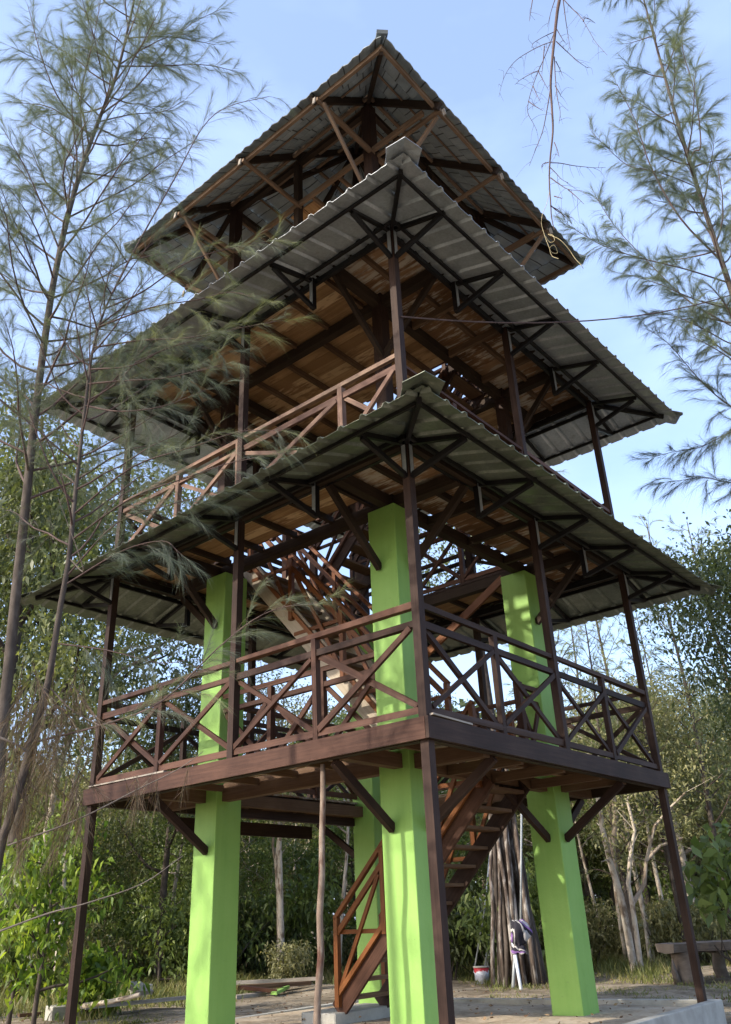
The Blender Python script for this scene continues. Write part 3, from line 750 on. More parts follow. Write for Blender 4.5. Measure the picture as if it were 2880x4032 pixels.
def limb_tree(m, base, h, r0, rs, lean=(0, 0), nl=6, spread=.45, z0=.4, wig=.25):
    """trunk plus limbs into a MB, returns limb ends"""
    n = 9; pts = []; ph = rs.uniform(0, 6, 2)
    for i in range(n):
        t = i / (n - 1)
        pts.append((base[0] + lean[0] * t * h + wig * math.sin(t * 5 + ph[0]) * t, base[1] + lean[1] * t * h + wig * math.sin(t * 4 + ph[1]) * t, base[2] + h * t))
    pts = np.array(pts); m.tube(pts, [r0 * (1 - .8 * i / (n - 1)) for i in range(n)], 7)
    ends = [pts[-1]]
    for k in range(nl):
        t = z0 + (1 - z0) * (k + rs.rand() * .6) / nl; i = min(int(t * (n - 1)), n - 2)
        p = pts[i] + (pts[i + 1] - pts[i]) * (t * (n - 1) - i)
        az = k * 2.4 + rs.uniform(-.5, .5); ln = h * spread * (1.15 - .6 * t) * rs.uniform(.7, 1.2)
        d = np.array((math.cos(az), math.sin(az), rs.uniform(.35, .9))); d /= np.linalg.norm(d)
        lp = [p]
        for j in range(1, 5):
            d = unit(d + rs.randn(3) * .18 + np.array((0, 0, .05))); lp.append(lp[-1] + d * ln / 4)
        m.tube(lp, [r0 * (1 - .8 * t) * .55 * (1 - .2 * j) + .008 for j in range(5)], 5, cap=False)
        ends.append(lp[-1]); ends.append(lp[2])
        for q in (2, 3):
            d2 = unit(d + rs.randn(3) * .7); e = [lp[q], lp[q] + d2 * ln * .2, lp[q] + d2 * ln * .42 + np.array((0, 0, .1))]
            m.tube(e, [r0 * .14 + .006, r0 * .1 + .004, .006], 4, cap=False); ends.append(e[-1])
    return np.array(ends)

def broadleaf(h, seed, mat, bark, leaf=.15, n=9000, spread=.42, nl=7, z0=.35, r0=None, clump=26, spr=.34, lean=(0, 0), blob=(.9, 1.5)):
    rs = np.random.RandomState(seed)
    root = empty('forest_tree')
    m = MB(); ends = limb_tree(m, (0, 0, -.1), h * .86, r0 or (.09 + h * .008), rs, lean, nl, spread, z0)
    m.build('trunk', bark, root, True)
    blobs = [(e[0], e[1], e[2], rs.uniform(*blob) * h / 11) for e in ends]
    P, T = crown_points(blobs, n, rs, clump, spr)
    keep = P[:, 2] > .15; P, T = P[keep], T[keep]
    D = rs.randn(len(P), 3) + np.array((0, 0, -.25))
    V, F = leaf_quads(P, D, leaf, rs, .25)
    np_mesh('crown', V, [F], mat, root, np.repeat(T, 4))
    return root

# ---- casuarina: trunk, ascending limbs, plumes of thin drooping needles
def needles(O, D, ln, wd, rs, droop=.6):
    n = len(O); D = unit(D); S = unit(np.cross(D, rs.randn(n, 3)))
    l = ln * rs.uniform(.55, 1.2, (n, 1)); g = np.array((0, 0, -1.0))
    mid = O + D * l * .5 + g * l * droop * .15; tip = O + D * l + g * l * droop * .55
    V = np.stack([O - S * wd * .5, O + S * wd * .5, mid + S * wd * .42, mid - S * wd * .42, tip], 1).reshape(-1, 3)
    b = np.arange(n)[:, None] * 5
    return V, b + np.array([[0, 1, 2, 3]]), b + np.array([[3, 2, 4]])

class Plumes:
    def __init__(s, rs, nl=.17, nw=.0026, step=.011, per=2):
        s.rs = rs; s.O = []; s.D = []; s.T = []; s.nl = nl; s.nw = nw; s.step = step; s.per = per; s.tw = MB(); s.N = []
    def shoot(s, p, d, ln, tint, r=.0024, curl=.35, needle_from=.12, dens=1.0):
        rs = s.rs; k = 5; pts = [np.array(p)]; d = unit(np.array(d, float)); wob = rs.randn(3) * .09
        for i in range(k):
            d = unit(d + rs.randn(3) * .10 + wob + np.array((0, 0, -.06 * curl))); pts.append(pts[-1] + d * ln / k)
        pts = np.array(pts); s.tw.tube(pts, [r * (1 - .8 * i / k) for i in range(k + 1)], 3, cap=False)
        n = max(3, int(ln * (1 - needle_from) / s.step * s.per * dens))
        t = rs.uniform(needle_from, 1, n) * k; i = np.minimum(t.astype(int), k - 1); f = (t - i)[:, None]
        o = pts[i] * (1 - f) + pts[i + 1] * f; ax = unit(pts[i + 1] - pts[i])
        s.O.append(o); s.D.append(ax * 1.0 + unit(rs.randn(n, 3)) * rs.uniform(.2, .75, (n, 1)))
        s.T.append(np.clip(tint + rs.randn(n) * .07, 0, 1))
        return pts
    def branch(s, pts, r0, tint, sub=.085, sl=(.25, .6), t0=.22, dens=1.0):
        """pts polyline of a limb; adds side shoots with needles"""
        rs = s.rs; pts = np.array(pts); seg = np.linalg.norm(np.diff(pts, axis=0), axis=1); L_ = seg.sum(); cum = np.concatenate([[0], np.cumsum(seg)])
        s.tw.tube(pts, [r0 * (1 - .85 * c / L_) + .002 for c in cum], 5, cap=False)
        x = L_ * t0; sg = 1
        while x < L_:
            i = min(np.searchsorted(cum, x) - 1, len(pts) - 2); i = max(i, 0)
            p = pts[i] + (pts[i + 1] - pts[i]) * (x - cum[i]) / seg[i]; ax = unit(pts[i + 1] - pts[i])
            sd = unit(np.cross(ax, rs.randn(3) * .6 + np.array((0, 0, 1.0)))) * sg; sg = -sg
            d = ax * .8 + sd * rs.uniform(.4, .9) + np.array((0, 0, rs.uniform(-.2, .35)))
            tt = x / L_
            s.shoot(p, d, rs.uniform(sl[0] * .6, sl[1] * 1.25) * (1.1 - .55 * tt), np.clip(tint + rs.uniform(-.15, .15), .2, 1) if tint > .15 else tint, dens=dens * rs.choice([.25, .8, 1.1, 1.7]), curl=rs.uniform(.2, 2.2))
            x += sub * rs.uniform(.6, 1.4)
        s.shoot(pts[-1], pts[-1] - pts[-2], .35, tint + .1 if tint > .15 else tint)
    def build(s, name, parent, mat, twigmat, limb_name='limbs'):
        s.tw.build(limb_name, twigmat, parent, True)
        O = np.concatenate(s.O); D = np.concatenate(s.D); T = np.concatenate(s.T)
        V, F4, F3 = needles(O, D, s.nl, s.nw, s.rs)
        np_mesh(name, V, [F4, F3], mat, parent, np.repeat(T, 5))

def casuarina(base, h, r0, seed, zmin=2.0, nb=40, blen=(1.0, 2.3), nl=.17, nw=.0028, step=.011, per=2, lean=(0, 0), tint=.5, extra=(), dry=0, sub=.085, wig=.12, upturn=.12, name='casuarina_tree', dens=1.0, bark=None, elev=(.35, .75), path=None):
    rs = np.random.RandomState(seed); root = empty(name, base)
    n = 16; ph = rs.uniform(0, 6, 2); P = []
    for i in range(n):
        t = i / (n - 1); P.append((lean[0] * t * h + wig * math.sin(t * 7 + ph[0]) * min(1, t * 3), lean[1] * t * h + wig * math.sin(t * 6 + ph[1]) * min(1, t * 3), -.2 + (h + .2) * t))
    P = np.array(P)
    if path is not None:
        P = np.array(path) - np.array(base); n = len(P); h = P[-1][2]
    m = MB(); m.tube(P, [r0 * (1 - .86 * (i / (n - 1)) ** .9) for i in range(n)], 9); m.build('trunk', bark or M['bark'], root, True)
    pl = Plumes(rs, nl, nw, step, per)
    for k in range(nb):
        t = (zmin + (h - .2 - zmin) * (k + rs.rand()) / nb) / h; i = int(np.clip(np.searchsorted(P[:, 2], t * h) - 1, 0, n - 2))
        p = P[i] + (P[i + 1] - P[i]) * (t * h - P[i][2]) / (P[i + 1][2] - P[i][2])
        az = k * 2.4 + rs.uniform(-.6, .6); q = (t * h - zmin) / max(h - zmin, .1)
        ln = rs.uniform(*blen) * (1 - .62 * q)
        d = np.array((math.cos(az), math.sin(az), rs.uniform(*elev))); d = unit(d); lp = [p]
        for j in range(7):
            d = unit(d + rs.randn(3) * .1 + np.array((0, 0, upturn if j < 4 else -.10))); lp.append(lp[-1] + d * ln / 7)
        isdry = (k < dry)
        pl.branch(lp, r0 * .22 * (1 - .7 * t) + .004, .06 if isdry else np.clip(tint + rs.uniform(-.12, .12), .2, 1), sub=sub, dens=dens)
    fine = np.concatenate([P[i] + (P[i + 1] - P[i]) * np.linspace(0, 1, 12)[:, None] for i in range(n - 1)])
    for pts, rr, tn in extra:       # limbs start on the trunk, a little below where they show
        q = [np.array(x) - np.array(base) for x in pts]; a = fine[np.argmin(np.linalg.norm(fine - (q[0] - (0, 0, .12)), axis=1))]
        q = ([a] + q[1:]) if np.linalg.norm(a - q[0]) < .35 else ([a, (a + q[0]) / 2 + np.array((0, 0, .05))] + q)
        pl.branch(smooth(q, 4), rr * .7, tn, sub=sub * .9)
    pl.build('crown', root, M['needle'], M['twig'])
    return root

# ================================================================== the two slim casuarinas at the left
def stem(pts, d):
    P = [H(x, y, d) for x, y in pts]; P[0] = np.array((P[0][0], P[0][1], GZ - .15)); return smooth(P, 2)
PA = stem([(-45, 3700), (-30, 3350), (0, 2950), (33, 2650), (62, 2350), (92, 2080), (125, 1760), (158, 1480), (200, 1180), (228, 1030), (268, 850), (318, 677), (365, 540), (406, 433), (448, 330), (480, 220), (505, 110), (530, 0), (560, -140), (600, -330)], 8.6)
PB = stem([(-60, 3720), (-20, 3450), (30, 3250), (92, 3050), (150, 2830), (190, 2690), (215, 2540), (240, 2380), (271, 2208), (292, 2000), (302, 1900), (318, 1760), (338, 1580), (362, 1400), (395, 1270), (440, 1160), (500, 1040), (545, 955)], 7.6)
TA = tuple(PA[0] + (0, 0, .15)); TB = tuple(PB[0] + (0, 0, .15))
def limb_px(pts):
    """a limb through given directions, each at its own distance"""
    return [H(*p) for p in pts]
exA = [
    (limb_px([(330, 850, 8.6), (520, 730, 8.3), (640, 640, 8.0), (760, 560, 7.9)]), .016, .5),
    (limb_px([(410, 430, 8.6), (550, 330, 8.8), (720, 120, 9.0), (860, 40, 9.1)]), .018, .55),
    (limb_px([(470, 240, 8.6), (620, 260, 8.4), (800, 255, 8.2), (930, 280, 8.1)]), .015, .5),
    (limb_px([(400, 460, 8.6), (520, 450, 8.5), (640, 440, 8.4), (720, 400, 8.3)]), .012, .5),
    (limb_px([(360, 520, 8.6), (240, 400, 8.5), (170, 240, 8.4), (110, 20, 8.3)]), .016, .5),
    (limb_px([(330, 610, 8.6), (320, 380, 8.3), (370, 150, 8.1), (400, -20, 8.0)]), .016, .5),
    (limb_px([(240, 960, 8.6), (120, 700, 8.4), (20, 520, 8.3)]), .016, .45),
    (limb_px([(210, 1150, 8.6), (60, 960, 8.3), (-60, 760, 8.1)]), .016, .4),
]
exB = [  # high tints give these sprays their sunlit tone by colour
    (limb_px([(470, 1130, 7.6), (560, 930, 7.5), (690, 700, 7.4), (800, 500, 7.3), (900, 420, 7.25), (1060, 380, 7.2)]), .014, .5),
    (limb_px([(440, 1190, 7.6), (560, 1150, 7.3), (690, 1060, 7.1), (820, 1000, 7.0), (960, 970, 6.9), (1040, 955, 6.9)]), .012, .8),
    (limb_px([(420, 1260, 7.6), (600, 1210, 7.2), (780, 1180, 7.0), (900, 1150, 6.9), (1000, 1170, 6.8)]), .012, .85),
    (limb_px([(400, 1340, 7.6), (560, 1340, 7.3), (740, 1330, 7.1), (900, 1300, 7.0), (1090, 1265, 6.9)]), .012, .85),
    (limb_px([(380, 1420, 7.6), (520, 1440, 7.3), (640, 1380, 7.2), (800, 1330, 7.1)]), .013, .75),
    (limb_px([(360, 1480, 7.6), (480, 1500, 7.4), (640, 1490, 7.2), (780, 1460, 7.0), (860, 1440, 6.9)]), .013, .7),
    (limb_px([(345, 1560, 7.6), (470, 1620, 7.3), (640, 1600, 7.1), (800, 1540, 7.0)]), .012, .6),
    (limb_px([(300, 1980, 7.6), (520, 1840, 7.2), (760, 1760, 7.0), (940, 1700, 6.9), (1090, 1695, 6.8)]), .012, .75),
    (limb_px([(290, 2080, 7.6), (520, 1960, 7.2), (740, 1880, 7.0), (880, 1830, 6.9), (1020, 1800, 6.8)]), .012, .7),
    (limb_px([(270, 2230, 7.6), (460, 2060, 7.3), (660, 1990, 7.1), (820, 1950, 7.0)]), .011, .5),
    (limb_px([(260, 2260, 7.6), (480, 2170, 7.3), (640, 2130, 7.1), (700, 2170, 7.0)]), .009, .5),
    (limb_px([(180, 2880, 7.6), (420, 2850, 7.3), (640, 2760, 7.1), (850, 2560, 7.0), (1000, 2440, 6.9), (1120, 2390, 6.8), (1230, 2380, 6.75)]), .013, .8),
    (limb_px([(235, 2480, 7.6), (420, 2560, 7.4), (620, 2610, 7.3), (740, 2600, 7.2)]), .008, .4),
]
def dead_limbs(parent, base, lst):
    for pts, r in lst:
        m = MB(); p = smooth([np.array(H(*q)) - np.array(base) for q in pts], 4); m.tube(p, [r * (1 - .7 * i / len(p)) for i in range(len(p))], 5, cap=False); m.build('bare_limb', M['deadlimb'], parent, True)
tA = casuarina(TA, 16.6, .064, 11, zmin=5.6, nb=84, blen=(1.3, 2.5), tint=.42, extra=exA, per=3, step=.011, nl=.20, nw=.0014, sub=.05, path=PA, dens=1.25)
tag(tA, 'thicker slim casuarina trunk with wispy grey green crown beside the tower at the left edge', 'casuarina tree')
tB = casuarina(TB, 10.2, .042, 12, zmin=4.6, nb=30, blen=(.9, 1.7), tint=.5, extra=exB, per=3, step=.012, nl=.19, nw=.0014, sub=.085, path=PB, dens=.62)
tag(tB, 'thinner casuarina with sunlit sprays reaching in front of the left tin eaves', 'casuarina tree')
dead_limbs(tB, TB, [
    ([(30, 3330, 7.5), (300, 3230, 7.3), (540, 3110, 7.2), (700, 3030, 7.1), (800, 2960, 7.0)], .008),
    ([(-60, 3690, 7.4), (180, 3600, 7.2), (330, 3560, 7.1), (560, 3480, 7.0), (720, 3370, 7.0)], .008),
    ([(190, 2700, 7.6), (290, 2800, 7.5), (420, 2870, 7.3)], .009),
    ([(-80, 2880, 7.5), (40, 2920, 7.4), (110, 2960, 7.4)], .015),
    ([(275, 2200, 7.6), (330, 2240, 7.4), (230, 1960, 7.2)], .008)])
# dry brown hanging sprays on the lower part of the thin trunk
def dry_sprays(parent, base):
    rs = np.random.RandomState(5); pl = Plumes(rs, .22, .0026, .012, 2)
    for k in range(64):
        x, y = rs.uniform(40, 330), rs.uniform(2560, 3180)
        p = np.array(H(x, y, 7.5 + rs.uniform(-.3, .3))) - np.array(base)
        d = np.array((rs.randn() * .3, rs.randn() * .3, -1.0)); pl.shoot(p, d, rs.uniform(.3, .7), .05, r=.003, curl=1.2, dens=.8)
    for k in range(9):
        x, y = rs.uniform(250, 760), 0; y = 3130 - (x - 250) * .27
        p = np.array(H(x, y, 7.2)) - np.array(base); pl.shoot(p, (rs.randn() * .3, rs.randn() * .3, -1), rs.uniform(.15, .35), .04, r=.002, curl=1.0, dens=.6)
    pl.build('dry_needles', parent, M['needle'], M['twig'], 'limbs')
dry_sprays(tB, TB)
# the casuarina at the right edge
TR = np.array((7.0, -.75, GZ))
exR = [
    (limb_px([(2800, 1020, 14), (2680, 860, 13.6), (2570, 670, 13.3), (2530, 560, 13.2), (2500, 470, 13.1), (2430, 330, 13)]), .03, .5),
    (limb_px([(2840, 1090, 14), (2700, 1060, 13.5), (2500, 1010, 13.1), (2360, 960, 12.9), (2230, 880, 12.7)]), .022, .55),
    (limb_px([(2560, 670, 13.3), (2470, 650, 13.2), (2380, 570, 13.1), (2330, 520, 13)]), .014, .55),
    (limb_px([(2820, 900, 14), (2700, 780, 14.2), (2620, 700, 14.3), (2500, 640, 14.4)]), .016, .5),
    (limb_px([(2790, 740, 14), (2700, 640, 13.9), (2620, 600, 13.8)]), .016, .5),
    (limb_px([(2760, 570, 14), (2740, 380, 13.8), (2690, 200, 13.6), (2690, 110, 13.5), (2710, 30, 13.4)]), .02, .55),
    (limb_px([(2860, 1200, 14), (2740, 1180, 13.6), (2600, 1120, 13.3), (2470, 1080, 13.1)]), .02, .5),
    (limb_px([(2870, 1300, 14), (2720, 1190, 14.2), (2600, 1080, 14.3), (2430, 900, 14.4), (2350, 780, 14.5)]), .02, .55),
    (limb_px([(2870, 1350, 14), (2760, 1290, 13.6), (2640, 1240, 13.4), (2540, 1250, 13.3)]), .018, .5),
    (limb_px([(2880, 1600, 14), (2760, 1500, 13.8), (2640, 1360, 13.6), (2560, 1300, 13.5)]), .018, .55),
    (limb_px([(2880, 1700, 14), (2760, 1760, 13.8), (2650, 1780, 13.6), (2570, 1800, 13.5)]), .016, .5),
    (limb_px([(2880, 1900, 14), (2780, 1880, 13.8), (2690, 1890, 13.6), (2600, 1900, 13.5)]), .016, .5),
]
tR = casuarina(TR, 22, .105, 21, zmin=8.0, nb=42, blen=(1.5, 2.8), tint=.55, extra=exR, nl=.26, nw=.0026, step=.012, per=3, sub=.05, dens=1.15)
tag(tR, 'tall casuarina with feathery drooping limbs at the right edge against the sky', 'casuarina tree')

# ================================================================== dead hanging twig at the top
DS = (2200, -380)
def dead_twig():
    rs = random.Random(4)
    root = empty('dead_tree', (6.3, -7.2, GZ)); base = np.array((6.3, -7.2, GZ))
    tag(root, 'bare dead branch with fine curling twigs hanging down from the top of the view', 'dead branch')
    m = MB(); m.tube([(0, 0, -.2), (.05, .1, 5), (-.1, .1, 10), (-.6, .3, 14), (-1.4, .5, 15.4)], [.16, .14, .11, .08, .055], 8); m.build('trunk', M['bark'], root, True)
    px = lambda x, y: (1900 + x * .60345, y * .60345)
    D0 = 6.6
    m = MB()
    main = [(515, -420), (508, -60), (490, 70), (470, 250), (452, 440), (446, 570), (455, 720), (460, 860), (442, 1040), (437, 1180), (446, 1330), (452, 1420), (470, 1500)]
    lim = [np.array((4.9, -6.7, 15.0)), np.array((4.0, -6.5, 15.2)), np.array((3.0, -6.3, 14.6))]
    P = lim + [np.array(H(*px(x, y), D0 + i * .03)) for i, (x, y) in enumerate(main)]
    rr0 = [.05, .04, .033, .026, .023, .021, .019, .016, .014, .0125, .0115, .010, .0085, .0075, .006, .004]
    Q = smooth([p - base for p in P]); m.tube(Q, np.interp(np.linspace(0, len(rr0) - 1, len(Q)), range(len(rr0)), rr0), 6, cap=False)
    subs = [[(475, 205), (400, 240), (335, 280), (322, 312)], [(468, 270), (400, 290), (310, 335), (225, 390), (165, 460), (130, 540), (108, 632)],
            [(470, 210), (420, 340), (368, 460), (330, 560), (302, 660), (297, 735), (330, 800), (355, 850)], [(368, 460), (310, 485), (250, 520), (213, 552)],
            [(368, 470), (400, 530), (432, 590)], [(330, 560), (352, 610), (380, 668)], [(300, 660), (340, 690), (395, 722)],
            [(443, 590), (425, 700), (395, 850), (350, 970), (306, 1082)], [(482, 270), (540, 325), (600, 380), (650, 420), (690, 445)],
            [(515, -20), (580, 50), (640, 110), (690, 190), (740, 275), (815, 360)], [(660, 140), (668, 118), (700, 125), (738, 152)],
            [(525, -20), (540, 100), (556, 210), (575, 325)], [(480, -20), (450, 70), (425, 175)], [(470, 370), (476, 500), (490, 640), (508, 730), (500, 805)],
            [(448, 1062), (510, 1065), (590, 1080), (660, 1088), (740, 1095), (805, 1092)], [(445, 1160), (500, 1200), (560, 1235), (650, 1245)], [(560, 1238), (610, 1280), (663, 1332)],
            [(440, 1090), (480, 1130), (520, 1172), (560, 1192)], [(446, 1340), (480, 1370), (520, 1395), (582, 1418)], [(446, 1345), (500, 1375), (545, 1425)],
            [(330, -20), (318, 60), (306, 138)], [(470, 1280), (520, 1295)], [(470, 930), (490, 980), (502, 1025)], [(430, 1060), (395, 1070), (388, 1100)],
            [(485, 190), (520, 250), (550, 290)], [(480, 400), (505, 450), (522, 492)], [(405, 300), (395, 420), (388, 480)], [(475, 560), (505, 610), (512, 630)]]
    for sub in subs:
        a = rs.uniform(-.35, .35)
        pts = [np.array(H(*px(x, y), D0 + .15 + a * i / len(sub))) - base for i, (x, y) in enumerate(sub)]
        pts = smooth(pts, 4); k = len(pts); m.tube(pts, [.0068 * (1 - .75 * i / k) for i in range(k)], 4, cap=False)
        for i in range(3, k, 2):
            for _ in range(1):
                q = pts[i]; d = unit(np.array([rs.gauss(0, 1), rs.gauss(0, 1), rs.gauss(-.8, .6)])); l = rs.uniform(.06, .2)
                m.tube(smooth([q, q + d * l * .5 + np.array((0, 0, .012)), q + d * l + np.array((rs.gauss(0, .03), rs.gauss(0, .03), -.05))], 3), [.0022, .002, .0018, .0016, .0014, .0012, .001], 3, cap=False)
    m.build('bare_limb', M['twig'], root, True)
    m = MB()
    tw = [(440, 1240), (420, 1330), (392, 1400), (386, 1460), (404, 1530), (430, 1600), (452, 1645), (490, 1650), (470, 1600), (440, 1620), (455, 1670), (497, 1688)]
    t2 = [(412, 1540), (440, 1580), (470, 1570), (460, 1535), (430, 1530), (500, 1560), (560, 1620), (600, 1680), (640, 1725), (660, 1752)]
    for s_ in (tw, t2):
        m.tube(smooth([np.array(H(*px(x, y), 9.6 + .05 * math.sin(i * 2.1))) - base for i, (x, y) in enumerate(s_)], 5), .0038, 5)
    o = m.build('twine', M['twine']); o.location = base
    tag(o, 'loose straw coloured twine looped below the right eave of the top roof', 'twine')
dead_twig()

# ---- wires
m = MB(); A = rot(-2.9, -2.96, 7.96); B = np.array((6.86, -.9, 11.35))
pts = [A + (B - A) * t + np.array((0, 0, -.32 * 4 * t * (1 - t))) for t in np.linspace(0, 1, 14)]
m.tube(pts, .011, 5); o = m.build('stay_wire', M['twig']); tag(o, 'thick dark stay rope from the front corner post to the casuarina on the right', 'rope')
m = MB(); A = rot(2.9, 0.3, 7.7); B = np.array(H(2960, 2260, 24))
pts = [A + (B - A) * t + np.array((0, 0, -.2 * 4 * t * (1 - t))) for t in np.linspace(0, 1, 10)]
m.tube(pts, .008, 4); o = m.build('stay_wire', M['steel']); tag(o, 'thin dark wire slanting down from the second gallery to the trees on the right', 'wire')

# ================================================================== things on the ground
def slab(name, p0, p1, wd, th, mat, label, cat, group=None, z=0.0):
    p0 = np.array(p0, float); p1 = np.array(p1, float); m = MB(); m.bar(p0, p1, wd, th, jit=.008); o = m.build(name, mat); tag(o, label, cat, group); return o
g_ = lambda x, y, z=GZ: W(x, y, z)
r_c = lambda x, y: (x * .5542, 3300 + y * .5542)
s_c = lambda x, y: (900 + x * .45396, 3000 + y * .45396)
u_c = lambda x, y: (1800 + x * .66502, 3200 + y * .66502)
slab('plank', W(*r_c(590, 1205), GZ + .22), W(*r_c(1330, 1130), GZ + .22), .26, .06, M['greywood'], 'long grey plank lying across blocks beside the left column', 'plank')
slab('plank', W(*r_c(130, 1262), GZ + .05), W(*r_c(640, 1215), GZ + .05), .16, .07, M['rawbeam'], 'short brown plank flat on the soil behind the left corner post', 'plank')
m = MB(); m.tube([W(*r_c(600, 1190), GZ + .32), W(*r_c(800, 1160), GZ + .4), W(*r_c(995, 1112), GZ + .5)], [.045, .04, .035], 7)
tag(m.build('thin_log', M['palebark'], None, True), 'thin pale peeled log resting on the block and plank at left', 'log')
def block(name, x, y, sx, sy, sz, rz, mat, label, cat, tilt=0):
    m = MB(); m.box((-sx / 2, -sy / 2, 0), (sx / 2, sy / 2, sz)); o = m.build(name, mat)
    bv = o.modifiers.new('soft_edges', 'BEVEL'); bv.width = .015; bv.segments = 2
    p = W(*r_c(x, y), GZ); o.location = (p[0], p[1], GZ - .03); o.rotation_euler = (tilt, 0, rz); tag(o, label, cat); return o
block('concrete_block', 480, 1285, .75, .5, .27, .5, M['concrete'], 'pale concrete block under the near end of the long plank', 'block')
block('concrete_block', 625, 1275, .32, .3, .22, .2, M['greywood'], 'small darker block beneath the long plank, right of the pale one', 'block')
block('concrete_block', 985, 1150, .5, .4, .35, .7, M['concrete'], 'square concrete block standing behind the long plank', 'block')
slab('plank', W(*r_c(945, 1030), GZ + .55), W(*r_c(1035, 1100), GZ + .38), .42, .07, M['greywood'], 'short wide grey board tilted on the square concrete block', 'plank')
slab('plank', W(*s_c(60, 1915), GZ + .28), W(*s_c(820, 1875), GZ + .28), .2, .07, M['greywood'], 'long grey board on top of the lumber pile behind the tower', 'plank')
slab('plank', W(*s_c(60, 1960), GZ + .15), W(*s_c(700, 1915), GZ + .14), .3, .1, M['rawbeam'], 'dark beam under the long grey board in the lumber pile', 'beam')
slab('plank', W(*s_c(110, 1955), GZ + .22), W(*s_c(420, 1992), GZ + .10), .16, .09, M['redbrown'], 'red brown beam slanting off the front of the lumber pile', 'beam')
slab('plank', W(*s_c(390, 2008), GZ + .08), W(*s_c(510, 1955), GZ + .10), .14, .06, M['green'], 'short lime green painted board beside the red brown beam', 'board')
slab('plank', W(*s_c(50, 2040), GZ + .06), W(*s_c(300, 2010), GZ + .06), .16, .07, M['greywood'], 'short grey plank flat on the ground before the lumber pile', 'plank')
slab('plank', W(*s_c(560, 1945), GZ + .06), W(*s_c(640, 1925), GZ + .06), .3, .1, M['greywood'], 'offcut board lying at the right end of the lumber pile', 'board')
m = MB(); p = W(*s_c(355, 1880), GZ); m.tube([p, p + (0.02, 0, .5), p + (-.06, .02, .8), p + (-.2, .02, 1.0)], [.09, .08, .06, .03], 8); m.tube([p + (0, 0, .6), p + (.15, 0, .85)], [.05, .02], 6)
tag(m.build('tree_stump', M['palebark'], None, True), 'small forked grey stump standing behind the lumber pile', 'stump')
# concrete pad at the foot of the stairs
m = MB(); m.box((-.42, .68, -.3), (.9, 1.3, .045)); o = m.build('step_block', M['concrete']); o.rotation_euler = (0, 0, KR); tag(o, 'pale concrete footing block under the bottom of the stairs', 'block')
bv = o.modifiers.new('soft_edges', 'BEVEL'); bv.width = .012
# the thin peeled prop pole under the left fascia
A, B = rot(-2.83, -1.30, -.3), rot(-2.83, -1.42, 2.67); m = MB(); rs_ = np.random.RandomState(2)
pts = [A + (B - A) * t + np.array((rs_.randn() * .012, rs_.randn() * .012, 0)) for t in np.linspace(0, 1, 9)]
m.tube(pts, [.037, .038, .035, .036, .034, .034, .032, .031, .027], 8); tag(m.build('prop_pole', M['redpole'], None, True), 'thin crooked peeled pole propping the left edge of the first floor', 'pole')
# stack of poles leaning together
def poles():
    rs = np.random.RandomState(9)
    c = W(*u_c(400, 1030), GZ); top = np.array(H(1975, 3050, 22.6))
    lab = 'rough bark pole leaning upright in the tall stack behind the right column'
    # the living tree they lean on
    m = MB(); m.tube([(c[0] + .1, c[1] + .7, GZ - .2), (c[0] + .1, c[1] + .7, 4), (c[0] - .1, c[1] + .8, 9.5), (c[0] - .4, c[1] + .9, 12)], [.2, .17, .12, .05], 9)
    for k in range(32):
        ang = rs.uniform(0, 2 * PI); rr = .72 * math.sqrt(rs.rand())
        p = np.array((c[0] + rr * math.cos(ang), c[1] + .25 + .5 * rr * math.sin(ang), GZ - .02))
        q = np.array((top[0] + (p[0] - c[0]) * .45 + rs.randn() * .09, top[1] + rs.randn() * .15, 0)); q[2] = rs.uniform(4.2, 6.0)
        f = .72; e = p + (q - p) / 1.0
        n = 7; pts = [p + (e - p) * t + np.array((rs.randn() * .022, rs.randn() * .022, 0)) for t in np.linspace(0, 1, n)]
        mm = MB(); r0 = rs.uniform(.042, .07); mm.tube(pts, [r0 * (1 - .35 * i / n) for i in range(n)], 7)
        tag(mm.build('stacked_pole', M['pole'] if rs.rand() < .75 else M['bark'], None, True), lab, 'pole', 'poles stacked upright behind the right column')
    tr = empty('forest_tree', (0, 0, 0)); m.build('trunk', M['bark'], tr, True)
    P, T = crown_points([(c[0] - .3, c[1] + .9, 12, 2.2), (c[0] + .8, c[1] + 1.2, 10.5, 1.6), (c[0] - 1.3, c[1] + 1, 10.6, 1.7)], 4200, rs, 26, .3)
    V, F = leaf_quads(P, rs.randn(len(P), 3), .14, rs, .3); np_mesh('crown', V, [F], M['leafdark'], tr, np.repeat(T, 4))
    tag(tr, 'dark leafed tree whose trunk carries the stack of upright poles', 'tree')
    for (x0, y0, x1, y1, d, mat, r, lab) in (
        (100, 948, 195, 250, 24.0, 'pvc', .022, 'leftmost bent grey pipe leaning beside the paint pail'), (163, 935, 232, 290, 24.2, 'pvc', .024, 'middle grey pipe leaning behind the paint pail'),
        (175, 935, 243, 390, 24.4, 'pvc', .022, 'shorter right grey pipe leaning behind the paint pail'), (332, 1035, 345, 790, 20.9, 'pvc', .035, 'grey pipe end standing below the striped cloth'),
        (378, 640, 382, 0, 21.35, 'pvc', .024, 'long grey pipe rising above the striped cloth among the poles'), (380, 1048, 332, 770, 20.6, 'whitepvc', .036, 'white pipe leaning at the foot of the pole stack')):
        A = np.array(H(*u_c(x0, y0), d)); B = np.array(H(*u_c(x1, y1), d + .3)); mid = (A + B) / 2 + np.array((.06 if x0 < 180 else 0, 0, 0))
        mm = MB(); mm.tube([A, mid, B], r, 8); tag(mm.build('leaning_pipe', M[mat], None, True), lab, 'pipe')
poles()
